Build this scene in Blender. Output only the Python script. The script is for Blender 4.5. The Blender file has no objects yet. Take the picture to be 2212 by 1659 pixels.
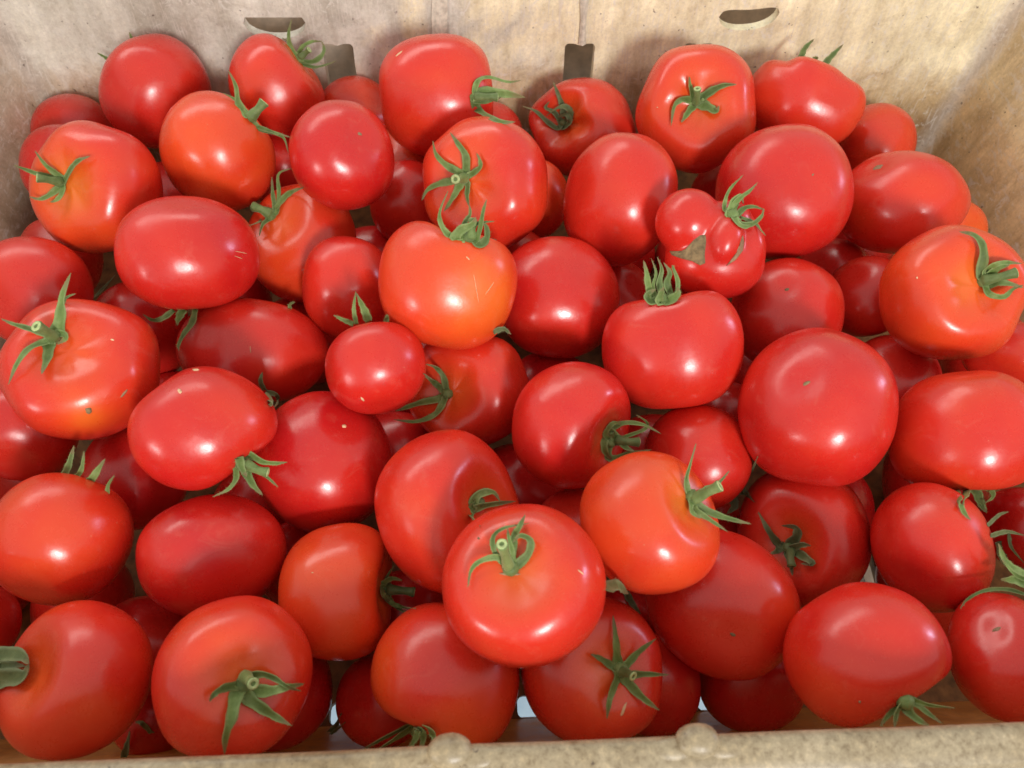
import bpy, bmesh, math, random
from mathutils import Vector, Matrix, noise
from mathutils.bvhtree import BVHTree

# ------------------------------------------------------------------ camera
sc = bpy.context.scene
COL = sc.collection
CAM = Vector((0.0, -0.04718, 0.46630))
CR = Vector((0.99883, -0.03948, 0.02787)).normalized()
CF = Vector((0.04362, 0.48830, -0.87159)).normalized()
CU = CR.cross(CF).normalized()
FPX = 1663.4                       # focal length in pixels of a 2212 px wide view
cd = bpy.data.cameras.new('camera'); cam = bpy.data.objects.new('camera', cd); COL.objects.link(cam)
cam.matrix_world = Matrix(((CR.x, CU.x, -CF.x, CAM.x), (CR.y, CU.y, -CF.y, CAM.y), (CR.z, CU.z, -CF.z, CAM.z), (0, 0, 0, 1)))
cd.sensor_width = 36; cd.lens = 36 * FPX / 2212; cd.clip_start = .01; cd.clip_end = 100
cd.dof.use_dof = True; cd.dof.focus_distance = .40; cd.dof.aperture_fstop = 15
sc.camera = cam

# ------------------------------------------------------------------ light
w = bpy.data.worlds.new('World'); sc.world = w; w.use_nodes = True
bg = w.node_tree.nodes['Background']; bg.inputs[0].default_value = (.87, .845, .80, 1); bg.inputs[1].default_value = .80
def lamp(name, az, el, dist, sx, sy, power, col):
    a, e = math.radians(az), math.radians(el)
    d = Vector((math.sin(a) * math.cos(e), math.cos(a) * math.cos(e), math.sin(e)))
    ld = bpy.data.lights.new(name, 'AREA'); ld.shape = 'RECTANGLE'; ld.size = sx; ld.size_y = sy
    ld.energy = power; ld.color = col
    o = bpy.data.objects.new(name, ld); COL.objects.link(o)
    o.location = Vector((0.03, .2, .12)) + d * dist
    o.rotation_euler = (-d).to_track_quat('-Z', 'Y').to_euler()
    return o
lamp('daylight_behind_photographer', 166, 33, 2.4, .36, .36, 36, (1, .97, .94))
lamp('daylight_left_opening', -131, 14, 2.4, .50, .26, 11, (1, .93, .90))
lamp('daylight_right_opening', 80, 13, 2.2, .22, .40, 5, (.72, .70, 1))
lamp('daylight_far_opening', -28, 40, 2.4, 2.6, .60, 19, (1, .94, .86))
sc.view_settings.view_transform = 'Standard'; sc.view_settings.look = 'None'
sc.view_settings.exposure = 0; sc.view_settings.gamma = 1
sc.cycles.use_denoising = True
sc.cycles.max_bounces = 8

# ------------------------------------------------------------------ helpers
def ray(px, py):
    return CF + CR * ((px - 1106) / FPX) - CU * ((py - 829.5) / FPX)
def at(px, py, t):
    return CAM + ray(px, py) * t
OFF = {'T': 0, 'M': 553, 'B': 1106}
OFX = {'L': 0, 'M': 737.3, 'R': 1474.7}
def zp(reg, p):
    return (OFX[reg[1]] + p[0] / 3, OFF[reg[0]] + p[1] / 3)

def newmesh(name, vs, fs, mat, parent=None, smooth=True):
    me = bpy.data.meshes.new(name); me.from_pydata([tuple(v) for v in vs], [], fs); me.update()
    if smooth: me.polygons.foreach_set('use_smooth', [True] * len(me.polygons))
    if mat is not None:
        for m in (mat if isinstance(mat, (list, tuple)) else [mat]): me.materials.append(m)
    o = bpy.data.objects.new(name, me); COL.objects.link(o)
    if parent is not None:
        o.parent = parent; o.matrix_parent_inverse = Matrix.Translation(-parent.location)
    return o
def thing(name, loc, label, cat, group=None):
    o = bpy.data.objects.new(name, None); COL.objects.link(o); o.location = loc
    o.empty_display_size = .01
    o['label'] = label; o['category'] = cat
    if group: o['group'] = group
    return o
def catmull(P, n):
    Q = [P[0] * 2 - P[1]] + list(P) + [P[-1] * 2 - P[-2]]
    out = []
    for k in range(n + 1):
        s = k / n * (len(P) - 1); i = min(int(s), len(P) - 2); f = s - i
        a, b, c, d = Q[i], Q[i + 1], Q[i + 2], Q[i + 3]
        out.append(.5 * ((2 * b) + (c - a) * f + (2 * a - 5 * b + 4 * c - d) * f * f + (3 * b - a - 3 * c + d) * f ** 3))
    return out

# ------------------------------------------------------------------ materials
class NT:
    def __init__(s, name):
        s.m = bpy.data.materials.new(name); s.m.use_nodes = True; s.t = s.m.node_tree
        s.b = s.t.nodes['Principled BSDF']
    def n(s, kind, **kw):
        x = s.t.nodes.new(kind)
        for k, v in kw.items():
            if k in x.inputs: x.inputs[k].default_value = v
            else: setattr(x, k, v)
        return x
    def l(s, a, b): s.t.links.new(a, b)
    def mix(s, fac, a, b, mode='MIX'):
        x = s.n('ShaderNodeMix', data_type='RGBA', blend_type=mode)
        for i, v in ((0, fac), (6, a), (7, b)):
            if hasattr(v, 'is_linked') or hasattr(v, 'links'): s.l(v, x.inputs[i])
            else: x.inputs[i].default_value = v if i == 0 else (*v, 1)
        return x.outputs[2]
    def ramp(s, fac, stops):
        x = s.n('ShaderNodeValToRGB'); e = x.color_ramp.elements
        while len(e) < len(stops): e.new(.5)
        for k, (p, c) in enumerate(stops):
            e[k].position = p; e[k].color = (*c, 1) if isinstance(c, tuple) else (c, c, c, 1)
        s.l(fac, x.inputs[0]); return x.outputs[0]
    def noise(s, scale, detail=3, rough=.55, vec=None, dist=0):
        x = s.n('ShaderNodeTexNoise'); x.inputs['Scale'].default_value = scale
        x.inputs['Detail'].default_value = detail; x.inputs['Roughness'].default_value = rough
        x.inputs['Distortion'].default_value = dist
        if vec is not None: s.l(vec, x.inputs['Vector'])
        return x.outputs['Fac']
    def geo(s):
        return s.n('ShaderNodeNewGeometry').outputs['Position']
    def scaled(s, sc_, vec=None, rot=(0, 0, 0)):
        x = s.n('ShaderNodeMapping'); x.inputs['Scale'].default_value = sc_; x.inputs['Rotation'].default_value = rot
        s.l(vec or s.geo(), x.inputs[0]); return x.outputs[0]
    def bump(s, h, strength, dist, prev=None):
        x = s.n('ShaderNodeBump'); x.inputs['Strength'].default_value = strength; x.inputs['Distance'].default_value = dist
        s.l(h, x.inputs['Height'])
        if prev is not None: s.l(prev, x.inputs['Normal'])
        return x.outputs[0]

def skin_material():
    k = NT('tomato_skin'); pos = k.geo()
    ripe = k.n('ShaderNodeAttribute', attribute_name='ripe').outputs['Fac']
    n1 = k.noise(28, 3, .55, pos, .3)
    ad = k.n('ShaderNodeMath', operation='MULTIPLY_ADD'); k.l(n1, ad.inputs[0]); ad.inputs[1].default_value = .30; k.l(ripe, ad.inputs[2])
    sb = k.n('ShaderNodeMath', operation='SUBTRACT'); k.l(ad.outputs[0], sb.inputs[0]); sb.inputs[1].default_value = .15
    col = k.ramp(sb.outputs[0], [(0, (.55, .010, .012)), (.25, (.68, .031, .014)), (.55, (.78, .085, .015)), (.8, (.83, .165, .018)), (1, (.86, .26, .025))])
    wm = k.noise(70, 6, .7, pos, 1.2)
    col = k.mix(k.ramp(wm, [(.58, 0.0), (.66, .07)]), col, (.80, .30, .20))
    # fine pale speckle and lenticels
    n2 = k.noise(900, 2, .6, pos)
    col = k.mix(k.ramp(n2, [(.55, 0.0), (.8, .08)]), col, (.85, .30, .16))
    v = k.n('ShaderNodeTexVoronoi'); v.inputs['Scale'].default_value = 170; k.l(pos, v.inputs['Vector'])
    vsel = k.n('ShaderNodeSeparateColor'); k.l(v.outputs['Color'], vsel.inputs[0])
    g = k.n('ShaderNodeMath', operation='GREATER_THAN'); k.l(vsel.outputs[0], g.inputs[0]); g.inputs[1].default_value = .93
    sp = k.ramp(v.outputs['Distance'], [(.0, .5), (.07, 0.0)])
    mu = k.n('ShaderNodeMath', operation='MULTIPLY'); k.l(sp, mu.inputs[0]); k.l(g.outputs[0], mu.inputs[1])
    col = k.mix(mu.outputs[0], col, (.80, .42, .24))
    k.l(col, k.b.inputs['Base Color'])
    dust = k.noise(45, 5, .65, k.scaled((1, 1, .6), pos))
    d2 = k.noise(260, 4, .7, pos, .5)
    mx = k.n('ShaderNodeMath', operation='MULTIPLY_ADD'); k.l(d2, mx.inputs[0]); mx.inputs[1].default_value = .45; k.l(dust, mx.inputs[2])
    k.l(k.ramp(mx.outputs[0], [(.50, .19), (.92, .35)]), k.b.inputs['Roughness'])
    k.b.inputs['IOR'].default_value = 1.5
    k.b.inputs['Specular IOR Level'].default_value = .66
    k.b.inputs['Subsurface Weight'].default_value = .12
    k.b.inputs['Subsurface Radius'].default_value = (1, .25, .12); k.b.inputs['Subsurface Scale'].default_value = .004
    b1 = k.bump(k.noise(1100, 2, .5, pos), .10, .0002)
    b2 = k.bump(k.noise(60, 3, .5, pos), .25, .0012, b1)
    k.l(b2, k.b.inputs['Normal'])
    return k.m
def green_material(name, a, b, c):
    k = NT(name); pos = k.geo()
    al = k.n('ShaderNodeAttribute', attribute_name='along').outputs['Fac']; ac = k.n('ShaderNodeAttribute', attribute_name='across').outputs['Fac']
    oi = k.n('ShaderNodeObjectInfo').outputs['Random']
    n1 = k.noise(220, 4, .6, pos)
    col = k.ramp(n1, [(.25, a), (.55, b), (.85, c)])
    dk = k.n('ShaderNodeHueSaturation'); k.l(col, dk.inputs['Color'])
    mr = k.n('ShaderNodeMapRange'); k.l(oi, mr.inputs[0]); mr.inputs[3].default_value = .7; mr.inputs[4].default_value = 1.2
    k.l(mr.outputs[0], dk.inputs['Value'])
    col = k.mix(k.ramp(ac, [(0.0, .0), (.45, 0.0), (.9, .35)]), dk.outputs[0], tuple(min(1, v * 1.5 + .05) for v in c))
    jit = k.n('ShaderNodeMath', operation='MULTIPLY_ADD'); k.l(n1, jit.inputs[0]); jit.inputs[1].default_value = .22; k.l(al, jit.inputs[2])
    col = k.mix(k.ramp(jit.outputs[0], [(.90, 0.0), (1.04, .75)]), col, (.20, .15, .07))
    k.l(col, k.b.inputs['Base Color']); k.b.inputs['Roughness'].default_value = .55
    k.b.inputs['Subsurface Weight'].default_value = 0
    k.b.inputs['Specular IOR Level'].default_value = .35
    k.b.inputs['Sheen Weight'].default_value = .25; k.b.inputs['Sheen Tint'].default_value = (.7, .9, .5, 1)
    k.l(k.bump(k.noise(900, 3, .6, k.scaled((1, 1, 1), pos)), .5, .0005), k.b.inputs['Normal'])
    return k.m
def plain(name, col, rough=.6, nscale=600, amt=.3):
    k = NT(name); n1 = k.noise(nscale, 4, .6, k.geo())
    k.l(k.ramp(n1, [(.3, tuple(c * (1 - amt) for c in col)), (.7, tuple(min(1, c * (1 + amt)) for c in col))]), k.b.inputs['Base Color'])
    k.b.inputs['Roughness'].default_value = rough
    k.l(k.bump(n1, .3, .0005), k.b.inputs['Normal'])
    return k.m
def crate_material(name, rim=False):
    k = NT(name); pos = k.geo()
    big = k.noise(10, 5, .6, pos, .6)
    med = k.noise(48, 7, .68, pos, .9)
    fine = k.noise(430 if not rim else 330, 6, .75, pos)
    sx = k.n('ShaderNodeSeparateXYZ'); k.l(pos, sx.inputs[0])
    def M(op, a, b=None, c=None):
        x = k.n('ShaderNodeMath', operation=op)
        for i_, v in enumerate((a, b, c)):
            if v is None: continue
            if isinstance(v, (int, float)): x.inputs[i_].default_value = v
            else: k.l(v, x.inputs[i_])
        return x.outputs[0]
    X, Y, Z = sx.outputs
    col = k.ramp(big, [(.34, (.53, .51, .43)), (.5, (.67, .65, .55)), (.66, (.78, .76, .65))])
    if not rim:
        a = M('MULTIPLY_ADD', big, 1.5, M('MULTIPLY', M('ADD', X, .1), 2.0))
        col = k.mix(k.ramp(a, [(.86, 0.0), (1.0, .85)]), col, (.90, .82, .54))  # brighter light towards the right of the wall, painted in as pale yellow
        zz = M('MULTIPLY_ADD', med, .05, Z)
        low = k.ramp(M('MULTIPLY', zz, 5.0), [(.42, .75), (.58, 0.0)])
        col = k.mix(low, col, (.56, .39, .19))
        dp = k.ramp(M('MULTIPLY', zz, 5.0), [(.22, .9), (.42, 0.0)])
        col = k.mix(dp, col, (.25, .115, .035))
        col = k.mix(k.ramp(M('MULTIPLY', Y, -100.0), [(-.5 + .5, 0.0), (.5, 0.0)]), col, col) if False else col
        # side walls: browner
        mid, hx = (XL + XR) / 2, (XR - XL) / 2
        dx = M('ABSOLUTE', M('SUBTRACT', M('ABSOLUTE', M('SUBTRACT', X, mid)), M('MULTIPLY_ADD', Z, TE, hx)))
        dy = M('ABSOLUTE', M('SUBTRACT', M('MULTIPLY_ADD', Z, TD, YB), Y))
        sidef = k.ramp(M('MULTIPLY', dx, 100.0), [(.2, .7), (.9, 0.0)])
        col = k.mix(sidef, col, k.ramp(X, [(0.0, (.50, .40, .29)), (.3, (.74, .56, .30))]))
        cor = M('ADD', M('MAXIMUM', dx, dy), M('MULTIPLY', med, .008))
        col = k.mix(k.ramp(M('MULTIPLY', cor, 30.0), [(.25, .75), (.55, 0.0)]), col, (.58, .54, .47))
    else:
        col = k.mix(k.ramp(big, [(.45, .6), (.6, 1.0)]), col, (.42, .35, .235))
    g = .62 if rim else .24
    col = k.mix(.5 if rim else .36, col, k.ramp(med, [(.34, (.50, .44, .38)), (.46, (.92, .90, .87)), (.56, (1.0, 1.0, 1.0)), (.66, (1.35, 1.35, 1.38))]), 'MULTIPLY')
    col = k.mix(g, col, k.ramp(fine, [(.36, (.45, .38, .30)), (.47, (.92, .90, .88)), (.55, (1.1, 1.1, 1.1)), (.64, (1.55, 1.5, 1.42))]), 'MULTIPLY')
    if not rim:
        sm = k.noise(1, 4, .6, k.scaled((55, 55, 9), pos))
        col = k.mix(.6, col, k.ramp(sm, [(.35, (.72, .68, .62)), (.5, (1, 1, 1)), (.65, (1.3, 1.3, 1.3))]), 'MULTIPLY')
        pk = k.noise(120, 6, .75, pos, 1.5)
        col = k.mix(k.ramp(pk, [(.56, 0.0), (.63, .55)]), col, (.80, .78, .70))
    spots = k.noise(300, 2, .5, pos)
    col = k.mix(k.ramp(spots, [(.24, .8), (.30, 0.0)]), col, (.09, .06, .05))
    for r, st in (() if rim else ((.5, .5), (-.9, .4))):
        s1 = k.noise(1, 3, .6, k.scaled((900, 60, 60), pos, (0, r, .2)))
        col = k.mix(k.ramp(s1, [(.585, 0.0), (.65, st)]), col, (.74, .70, .62))
    if not rim:
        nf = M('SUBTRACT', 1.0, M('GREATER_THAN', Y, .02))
        col = k.mix(M('MULTIPLY', nf, .85), col, k.ramp(med, [(.35, (.40, .16, .04)), (.65, (.74, .37, .10))]))  # near wall: shade and warm light through the plastic, painted into the colour
    else:
        col = k.mix(1.0, col, (.72, .66, .56), 'MULTIPLY')
    k.l(col, k.b.inputs['Base Color'])
    k.l(k.ramp(med, [(.3, .30), (.7, .50)]), k.b.inputs['Roughness'])
    if not rim:      # thin worn plastic lets some light through
        out = k.t.nodes['Material Output']; tr = k.n('ShaderNodeBsdfTranslucent'); tr.inputs['Color'].default_value = (1, .50, .16, 1)
        ms = k.n('ShaderNodeMixShader'); k.l(M('MULTIPLY_ADD', nf, .10, .03), ms.inputs[0]); k.l(k.b.outputs[0], ms.inputs[1]); k.l(tr.outputs[0], ms.inputs[2]); k.l(ms.outputs[0], out.inputs['Surface'])
    b1 = k.bump(fine, .12, .0003)
    k.l(k.bump(med, .08, .0008, b1), k.b.inputs['Normal'])
    return k.m
XL, XR, YB, TD, TE, ZR = -.3094, .3723, .4223, .1422, .1371, .1877
M_SKIN = skin_material()
M_GREEN = green_material('sepal_green', (.075, .13, .025), (.135, .205, .05), (.25, .32, .12))
M_DRY = green_material('dull_sepal_green', (.06, .085, .028), (.11, .14, .05), (.18, .20, .10))
M_STEM = green_material('stem_green', (.09, .14, .035), (.15, .22, .07), (.26, .33, .13))
M_CUT = plain('cut_stem_end', (.42, .52, .22))
M_PITH = plain('stem_pith', (.13, .20, .06))
M_SCAR = plain('dry_brown_scar', (.30, .19, .10))
M_CORK = plain('corky_scar', (.22, .16, .075), .8, 350, .45)
M_PALE = plain('pale_blemish', (.72, .48, .27))
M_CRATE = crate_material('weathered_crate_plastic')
M_RIM = crate_material('speckled_rim_plastic', True)
M_SEAM = plain('scuffed_seam', (.66, .62, .50), .45, 260, .25)
M_FLOOR = plain('dirty_crate_floor', (.24, .12, .04), .7, 120, .5)

# ------------------------------------------------------------------ ground and crate
XL, XR, YB, TD, TE, ZR = -.3094, .3723, .4223, .1422, .1371, .1877
def tag_struct(o): o['kind'] = 'structure'; return o
k = NT('pale_concrete'); n1 = k.noise(180, 6, .7, k.geo()); n2 = k.noise(700, 3, .6, k.geo())
c = k.ramp(n1, [(.3, (.30, .28, .25)), (.55, (.50, .48, .44)), (.75, (.62, .60, .56))])
c = k.mix(k.ramp(n2, [(.3, .7), (.42, 0.0)]), c, (.12, .11, .10)); k.l(c, k.b.inputs['Base Color']); k.b.inputs['Roughness'].default_value = .85
k.l(k.bump(n1, .5, .002), k.b.inputs['Normal'])
ZG = -.14
g = newmesh('ground', [(-6, -6, ZG), (6, -6, ZG), (6, 6, ZG), (-6, 6, ZG)], [(0, 1, 2, 3)], k.m, None, False)
tag_struct(g)

crate = thing('crate', (0.03, .21, 0), 'weathered tan plastic crate filled with loose red tomatoes', 'crate')
def loop(z, off, n_side=44, n_c=8, rc=.016):
    """rounded rectangle at height z; off > 0 grows outwards"""
    x0, x1 = XL - TE * z - off, XR + TE * z + off
    y1 = YB + TD * z + off
    s = min(1, max(0, z / ZR)); bul = .010 * 4 * s * (1 - s) if z > 0 else 0
    if z < 0: bul = 0
    y0 = -TD * z - off - bul
    r = rc + off; pts = []
    def arc(cx, cy, a0):
        for i in range(n_c + 1):
            a = a0 + math.pi / 2 * i / n_c; pts.append((cx + r * math.cos(a), cy + r * math.sin(a), z))
    def seg(a, b, n):
        for i in range(1, n): pts.append((a[0] + (b[0] - a[0]) * i / n, a[1] + (b[1] - a[1]) * i / n, z))
    arc(x1 - r, y1 - r, 0); seg((x1 - r, y1), (x0 + r, y1), n_side)
    arc(x0 + r, y1 - r, math.pi / 2); seg((x0, y1 - r), (x0, y0 + r), n_side // 2)
    arc(x0 + r, y0 + r, math.pi); seg((x0 + r, y0), (x1 - r, y0), n_side)
    arc(x1 - r, y0 + r, 1.5 * math.pi); seg((x1, y0 + r), (x1, y1 - r), n_side // 2)
    return pts
TH = .0070
def shell():
    zs = [-.012 + (ZR - .002 + .012) * i / 22 for i in range(23)]
    rings = []
    for z in zs:
        step = .0024 * min(1, max(0, (z - .088) / .008))      # shallow step running round the wall
        rings.append(loop(z, step))
    outer = [loop(z, TH + .0024) for z in zs]
    n = len(rings[0]); vs = []; fs = []
    for r in rings + outer[::-1]: vs += r
    m = len(rings) * 2
    for j in range(m):
        for i in range(n):
            a = j * n + i; b = j * n + (i + 1) % n; jn = (j + 1) % m
            fs.append((a, jn * n + i, jn * n + (i + 1) % n, b))
    return vs, fs
vs, fs = shell()
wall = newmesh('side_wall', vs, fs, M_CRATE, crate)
bmx = bmesh.new(); bmx.from_mesh(wall.data); bmesh.ops.recalc_face_normals(bmx, faces=bmx.faces); bmx.to_mesh(wall.data); bmx.free()
CUT = []
def prism(poly, place, d0, d1):
    """poly in (x, h); place(x, h, depth) -> point"""
    n = len(poly); vs = [place(x, h, d0) for x, h in poly] + [place(x, h, d1) for x, h in poly]
    fs = [tuple(range(n)), tuple(range(2 * n - 1, n - 1, -1))] + [(i, i + n, (i + 1) % n + n, (i + 1) % n) for i in range(n)]
    me = bpy.data.meshes.new('cutter'); me.from_pydata([tuple(v) for v in vs], [], fs)
    b = bmesh.new(); b.from_mesh(me); bmesh.ops.recalc_face_normals(b, faces=b.faces); b.to_mesh(me); b.free()
    o = bpy.data.objects.new('cutter', me); COL.objects.link(o); CUT.append(o)
def back(x, z, d): return Vector((x, YB + TD * z + d, z))
def near(x, z, d): return Vector((x, -TD * z - d, z))
def slotpoly(x, z0, z1, wd=.011, notch=True):
    r = .003; P = []
    for cx, cz, a0 in ((x + wd - r, z0 + r, -90), (x + wd - r, z1 - r, 0), (x - wd + r, z1 - r, 90), (x - wd + r, z0 + r, 180)):
        if notch and a0 == 90: P += [(x + wd * .35, z1 - .0002), (x, z1 - .0016), (x - wd * .35, z1 - .0002)]
        for i in range(4):
            a = math.radians(a0 + 30 * i); P.append((cx + r * math.cos(a), cz + r * math.sin(a)))
    return P
for q in range(-2, 2):
    x = .079 + q * .0875
    prism(slotpoly(x, .022, .1016), back, -.03, .03)
def slit(xc, zc, hw, hh, curve, flat):
    P = []
    for i in range(25):
        s = -1 + 2 * i / 24; e = math.sqrt(max(0, 1 - abs(s) ** 3.5))
        P.append((xc + hw * s, zc + curve * (s * s if not flat else 0) * hh + (curve * s * .35 * hh if not flat else 0) + (hh * e if not flat else hh * .45 * (1 if abs(s) < 1 else 0))))
    for i in range(1, 24):
        s = 1 - 2 * i / 24; e = math.sqrt(max(0, 1 - abs(s) ** (2 if flat else 3.5)))
        P.append((xc + hw * s, zc + curve * (s * s if not flat else 0) * hh + (curve * s * .35 * hh if not flat else 0) - hh * e * (1.25 if flat else 1)))
    prism(P, back, -.03, .03)
def on_back(px, py):     # point of the inner back wall seen in a given direction
    r = ray(px, py); t = (YB + TD * CAM.z - CAM.y) / (r.y - TD * r.z); return CAM + r * t
a = on_back(592, 55); slit(a.x, a.z, .0215, .0090, 0, True)
a = on_back(1617, 48); slit(a.x, a.z, .0215, .0074, .5, False)
dg = None
bpy.context.view_layer.update()
for c_ in CUT:
    md = wall.modifiers.new('cut', 'BOOLEAN'); md.operation = 'DIFFERENCE'; md.object = c_; md.solver = 'EXACT'
dg = bpy.context.evaluated_depsgraph_get()
me = bpy.data.meshes.new_from_object(wall.evaluated_get(dg)); wall.modifiers.clear(); wall.data = me; me.name = 'side_wall'
for c_ in CUT: bpy.data.objects.remove(c_, do_unlink=True)
me.polygons.foreach_set('use_smooth', [True] * len(me.polygons))
try: me.set_sharp_from_angle(angle=math.radians(35))
except Exception: pass

# floor of the crate: one moulded panel with openings along its front edge
def boxv(x0, x1, y0, y1, z0, z1):
    v = [(x, y, z) for z in (z0, z1) for y in (y0, y1) for x in (x0, x1)]
    return v, [(0, 2, 3, 1), (4, 5, 7, 6), (0, 1, 5, 4), (2, 6, 7, 3), (0, 4, 6, 2), (1, 3, 7, 5)]
v, f = boxv(XL - .002, XR + .002, -.002, YB + .002, -.0062, -.0005)
floor = newmesh('base_panel', v, f, M_FLOOR, crate, False)
CUT = []
def on_floor(px, py):
    r = ray(px, py); return CAM + r * (-CAM.z / r.z)
def flr(x, y, d): return Vector((x, y, d))
for px, py in ((708, 1581), (1119, 1564), (1511, 1549)):
    p = on_floor(px, py); x0 = p.x; y0 = max(p.y, -.0005) + .0004; P = []
    for cx_, cy_, a0 in ((x0 + .0195, y0 + .0035, -90), (x0 + .0195, y0 + .0085, 0), (x0 + .0035, y0 + .0085, 90), (x0 + .0035, y0 + .0035, 180)):
        for q in range(4): a = math.radians(a0 + 30 * q); P.append((cx_ + .0035 * math.cos(a), cy_ + .0035 * math.sin(a)))
    prism(P, flr, -.02, .01)
p = on_floor(1868, 1242)
prism([(p.x - .008, p.y - .018), (p.x + .008, p.y - .018), (p.x + .008, p.y + .018), (p.x - .008, p.y + .018)], flr, -.02, .01)
for c_ in CUT:
    md = floor.modifiers.new('cut', 'BOOLEAN'); md.operation = 'DIFFERENCE'; md.object = c_; md.solver = 'EXACT'
bpy.context.view_layer.update(); dg = bpy.context.evaluated_depsgraph_get()
me = bpy.data.meshes.new_from_object(floor.evaluated_get(dg)); floor.modifiers.clear(); floor.data = me; me.name = 'base_panel'
for c_ in CUT: bpy.data.objects.remove(c_, do_unlink=True)
for y in (.21, .37):
    v, f = boxv(XL, XR, y - .008, y + .008, -.0115, -.0064)
    newmesh('floor_rib', v, f, M_FLOOR, crate, False)

# rim lip round the top
def rimprof():
    P = []
    pts = [(.0, -.012), (-.0008, -.004), (-.0002, -.0008), (.0015, .0006), (.004, .0008), (.008, -.0002), (.0112, -.0008), (.0130, -.0025), (.0138, -.007), (.0138, -.016), (.0122, -.016), (.0118, -.006), (.008, -.0045), (.0035, -.0055), (.003, -.012)]
    return pts
def rim_mesh():
    prof = rimprof(); vs = []; fs = []
    base = [Vector(p) for p in loop(ZR, 0, 90, 8)]
    n = len(base)
    for i, p in enumerate(base):
        tgt = (base[(i + 1) % n] - base[i - 1]).normalized(); nr = Vector((tgt.y, -tgt.x, 0))
        if i in (0,): pass
        wob = noise.noise(p * 14) * .0009
        for (o, h) in prof: vs.append(p + nr * (o + wob) + Vector((0, 0, h + noise.noise(p * 22 + Vector((3, 1, 7))) * .0006)))
    m = len(prof)
    for i in range(n):
        for j in range(m):
            fs.append((i * m + j, ((i + 1) % n) * m + j, ((i + 1) % n) * m + (j + 1) % m, i * m + (j + 1) % m))
    return vs, fs
vs, fs = rim_mesh(); rim = newmesh('rim', vs, fs, M_RIM, crate)
bmx = bmesh.new(); bmx.from_mesh(rim.data); bmesh.ops.recalc_face_normals(bmx, faces=bmx.faces); bmx.to_mesh(rim.data); bmx.free()
def blob(name, c, rx, ry, rz, mat, parent, seed=0, amt=.06, n=(14, 22)):
    vs = []; fs = []
    for i in range(n[0] + 1):
        th = math.pi * i / n[0]
        for j in range(n[1]):
            ph = 2 * math.pi * j / n[1]
            d = Vector((math.sin(th) * math.cos(ph), math.sin(th) * math.sin(ph), math.cos(th)))
            s = 1 + amt * noise.noise(d * 2.2 + Vector((seed, 0, 0)))
            vs.append(Vector(c) + Vector((d.x * rx * s, d.y * ry * s, d.z * rz * s)))
    for i in range(n[0]):
        for j in range(n[1]):
            fs.append((i * n[1] + j, (i + 1) * n[1] + j, (i + 1) * n[1] + (j + 1) % n[1], i * n[1] + (j + 1) % n[1]))
    return newmesh(name, vs, fs, mat, parent)
def on_rim(px, py, z=ZR):
    r = ray(px, py); return CAM + r * ((z - CAM.z) / r.z)
for px, py in ((972, 1630), (1508, 1608)):
    p = on_rim(px, py); blob('rim_knob', p + Vector((0, .0010, .0)), .0076, .0056, .0046, M_RIM, crate, px)
    for s in (-1, 1): blob('knob_fillet', p + Vector((s * .0085, -.0012, -.0015)), .0085, .0042, .0027, M_RIM, crate, px + s)
# moulded ridges on the back wall above the slots
for px in (950, 1266):
    a, b = on_back(px, -60), on_back(px - (1 if px < 1000 else 8), 96 if px > 1000 else 110)
    vs = []; fs = []
    for i in range(13):
        p = a.lerp(b, i / 12); wd = (.0024 if px < 1000 else .0013) + .0004 * noise.noise(p * 60)
        for dx, dy in ((-2.2, .0006), (-1, -.0007), (0, -.0018), (1, -.0007), (2.2, .0006)): vs.append(p + Vector((dx * wd, dy - .0001, 0)))
    for i in range(12):
        for j in range(4): fs.append((i * 5 + j, i * 5 + j + 1, i * 5 + 6 + j, i * 5 + 5 + j))
    newmesh('moulded_ridge', vs, fs, M_SEAM, crate)

# things under and behind the crate
M_WOOD = plain('dark_weathered_wood', (.68, .54, .42), .8, 90, .2)
for x, side in ((-.27, "left"), (.335, "right")):
    v, f = boxv(x - .03, x + .03, -.02, .47, ZG, -.0120)
    b = newmesh('wooden_beam', v, f, M_WOOD, None, False)
    bv = b.modifiers.new('soft_edge', 'BEVEL'); bv.width = .002; bv.segments = 2
    b['label'] = 'dark wooden beam carrying the %s side of the crate' % side; b['category'] = 'beam'; b['group'] = 'beams under the crate'
v, f = boxv(-.9, 1.0, .53, .545, ZG, .17)
b = newmesh('board', v, f, M_WOOD, None, False)
b['label'] = 'dark brown board standing behind the crate, seen through its slots'; b['category'] = 'board'
k = NT('light_blue_tarpaulin'); n1 = k.noise(40, 4, .6, k.geo())
k.l(k.ramp(n1, [(.3, (.38, .56, .72)), (.7, (.55, .72, .85))]), k.b.inputs['Base Color']); k.b.inputs['Roughness'].default_value = .5
vs = []; fs = []
for i in range(61):
    for j in range(13):
        x = -.6 + 1.3 * i / 60; y = -.30 + .50 * j / 12 * (.72 if x > .16 else 1)
        vs.append((x, y, ZG + .006 + .006 * noise.noise(Vector((x * 9, y * 9, 0)))))
for i in range(60):
    for j in range(12): fs.append((i * 13 + j, i * 13 + 13 + j, i * 13 + 14 + j, i * 13 + j + 1))
b = newmesh('tarpaulin', vs, fs, k.m)
sd = b.modifiers.new('thickness', 'SOLIDIFY'); sd.thickness = .0008
b['label'] = 'light blue plastic sheet on the ground under the near edge of the crate'; b['category'] = 'sheet'

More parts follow.
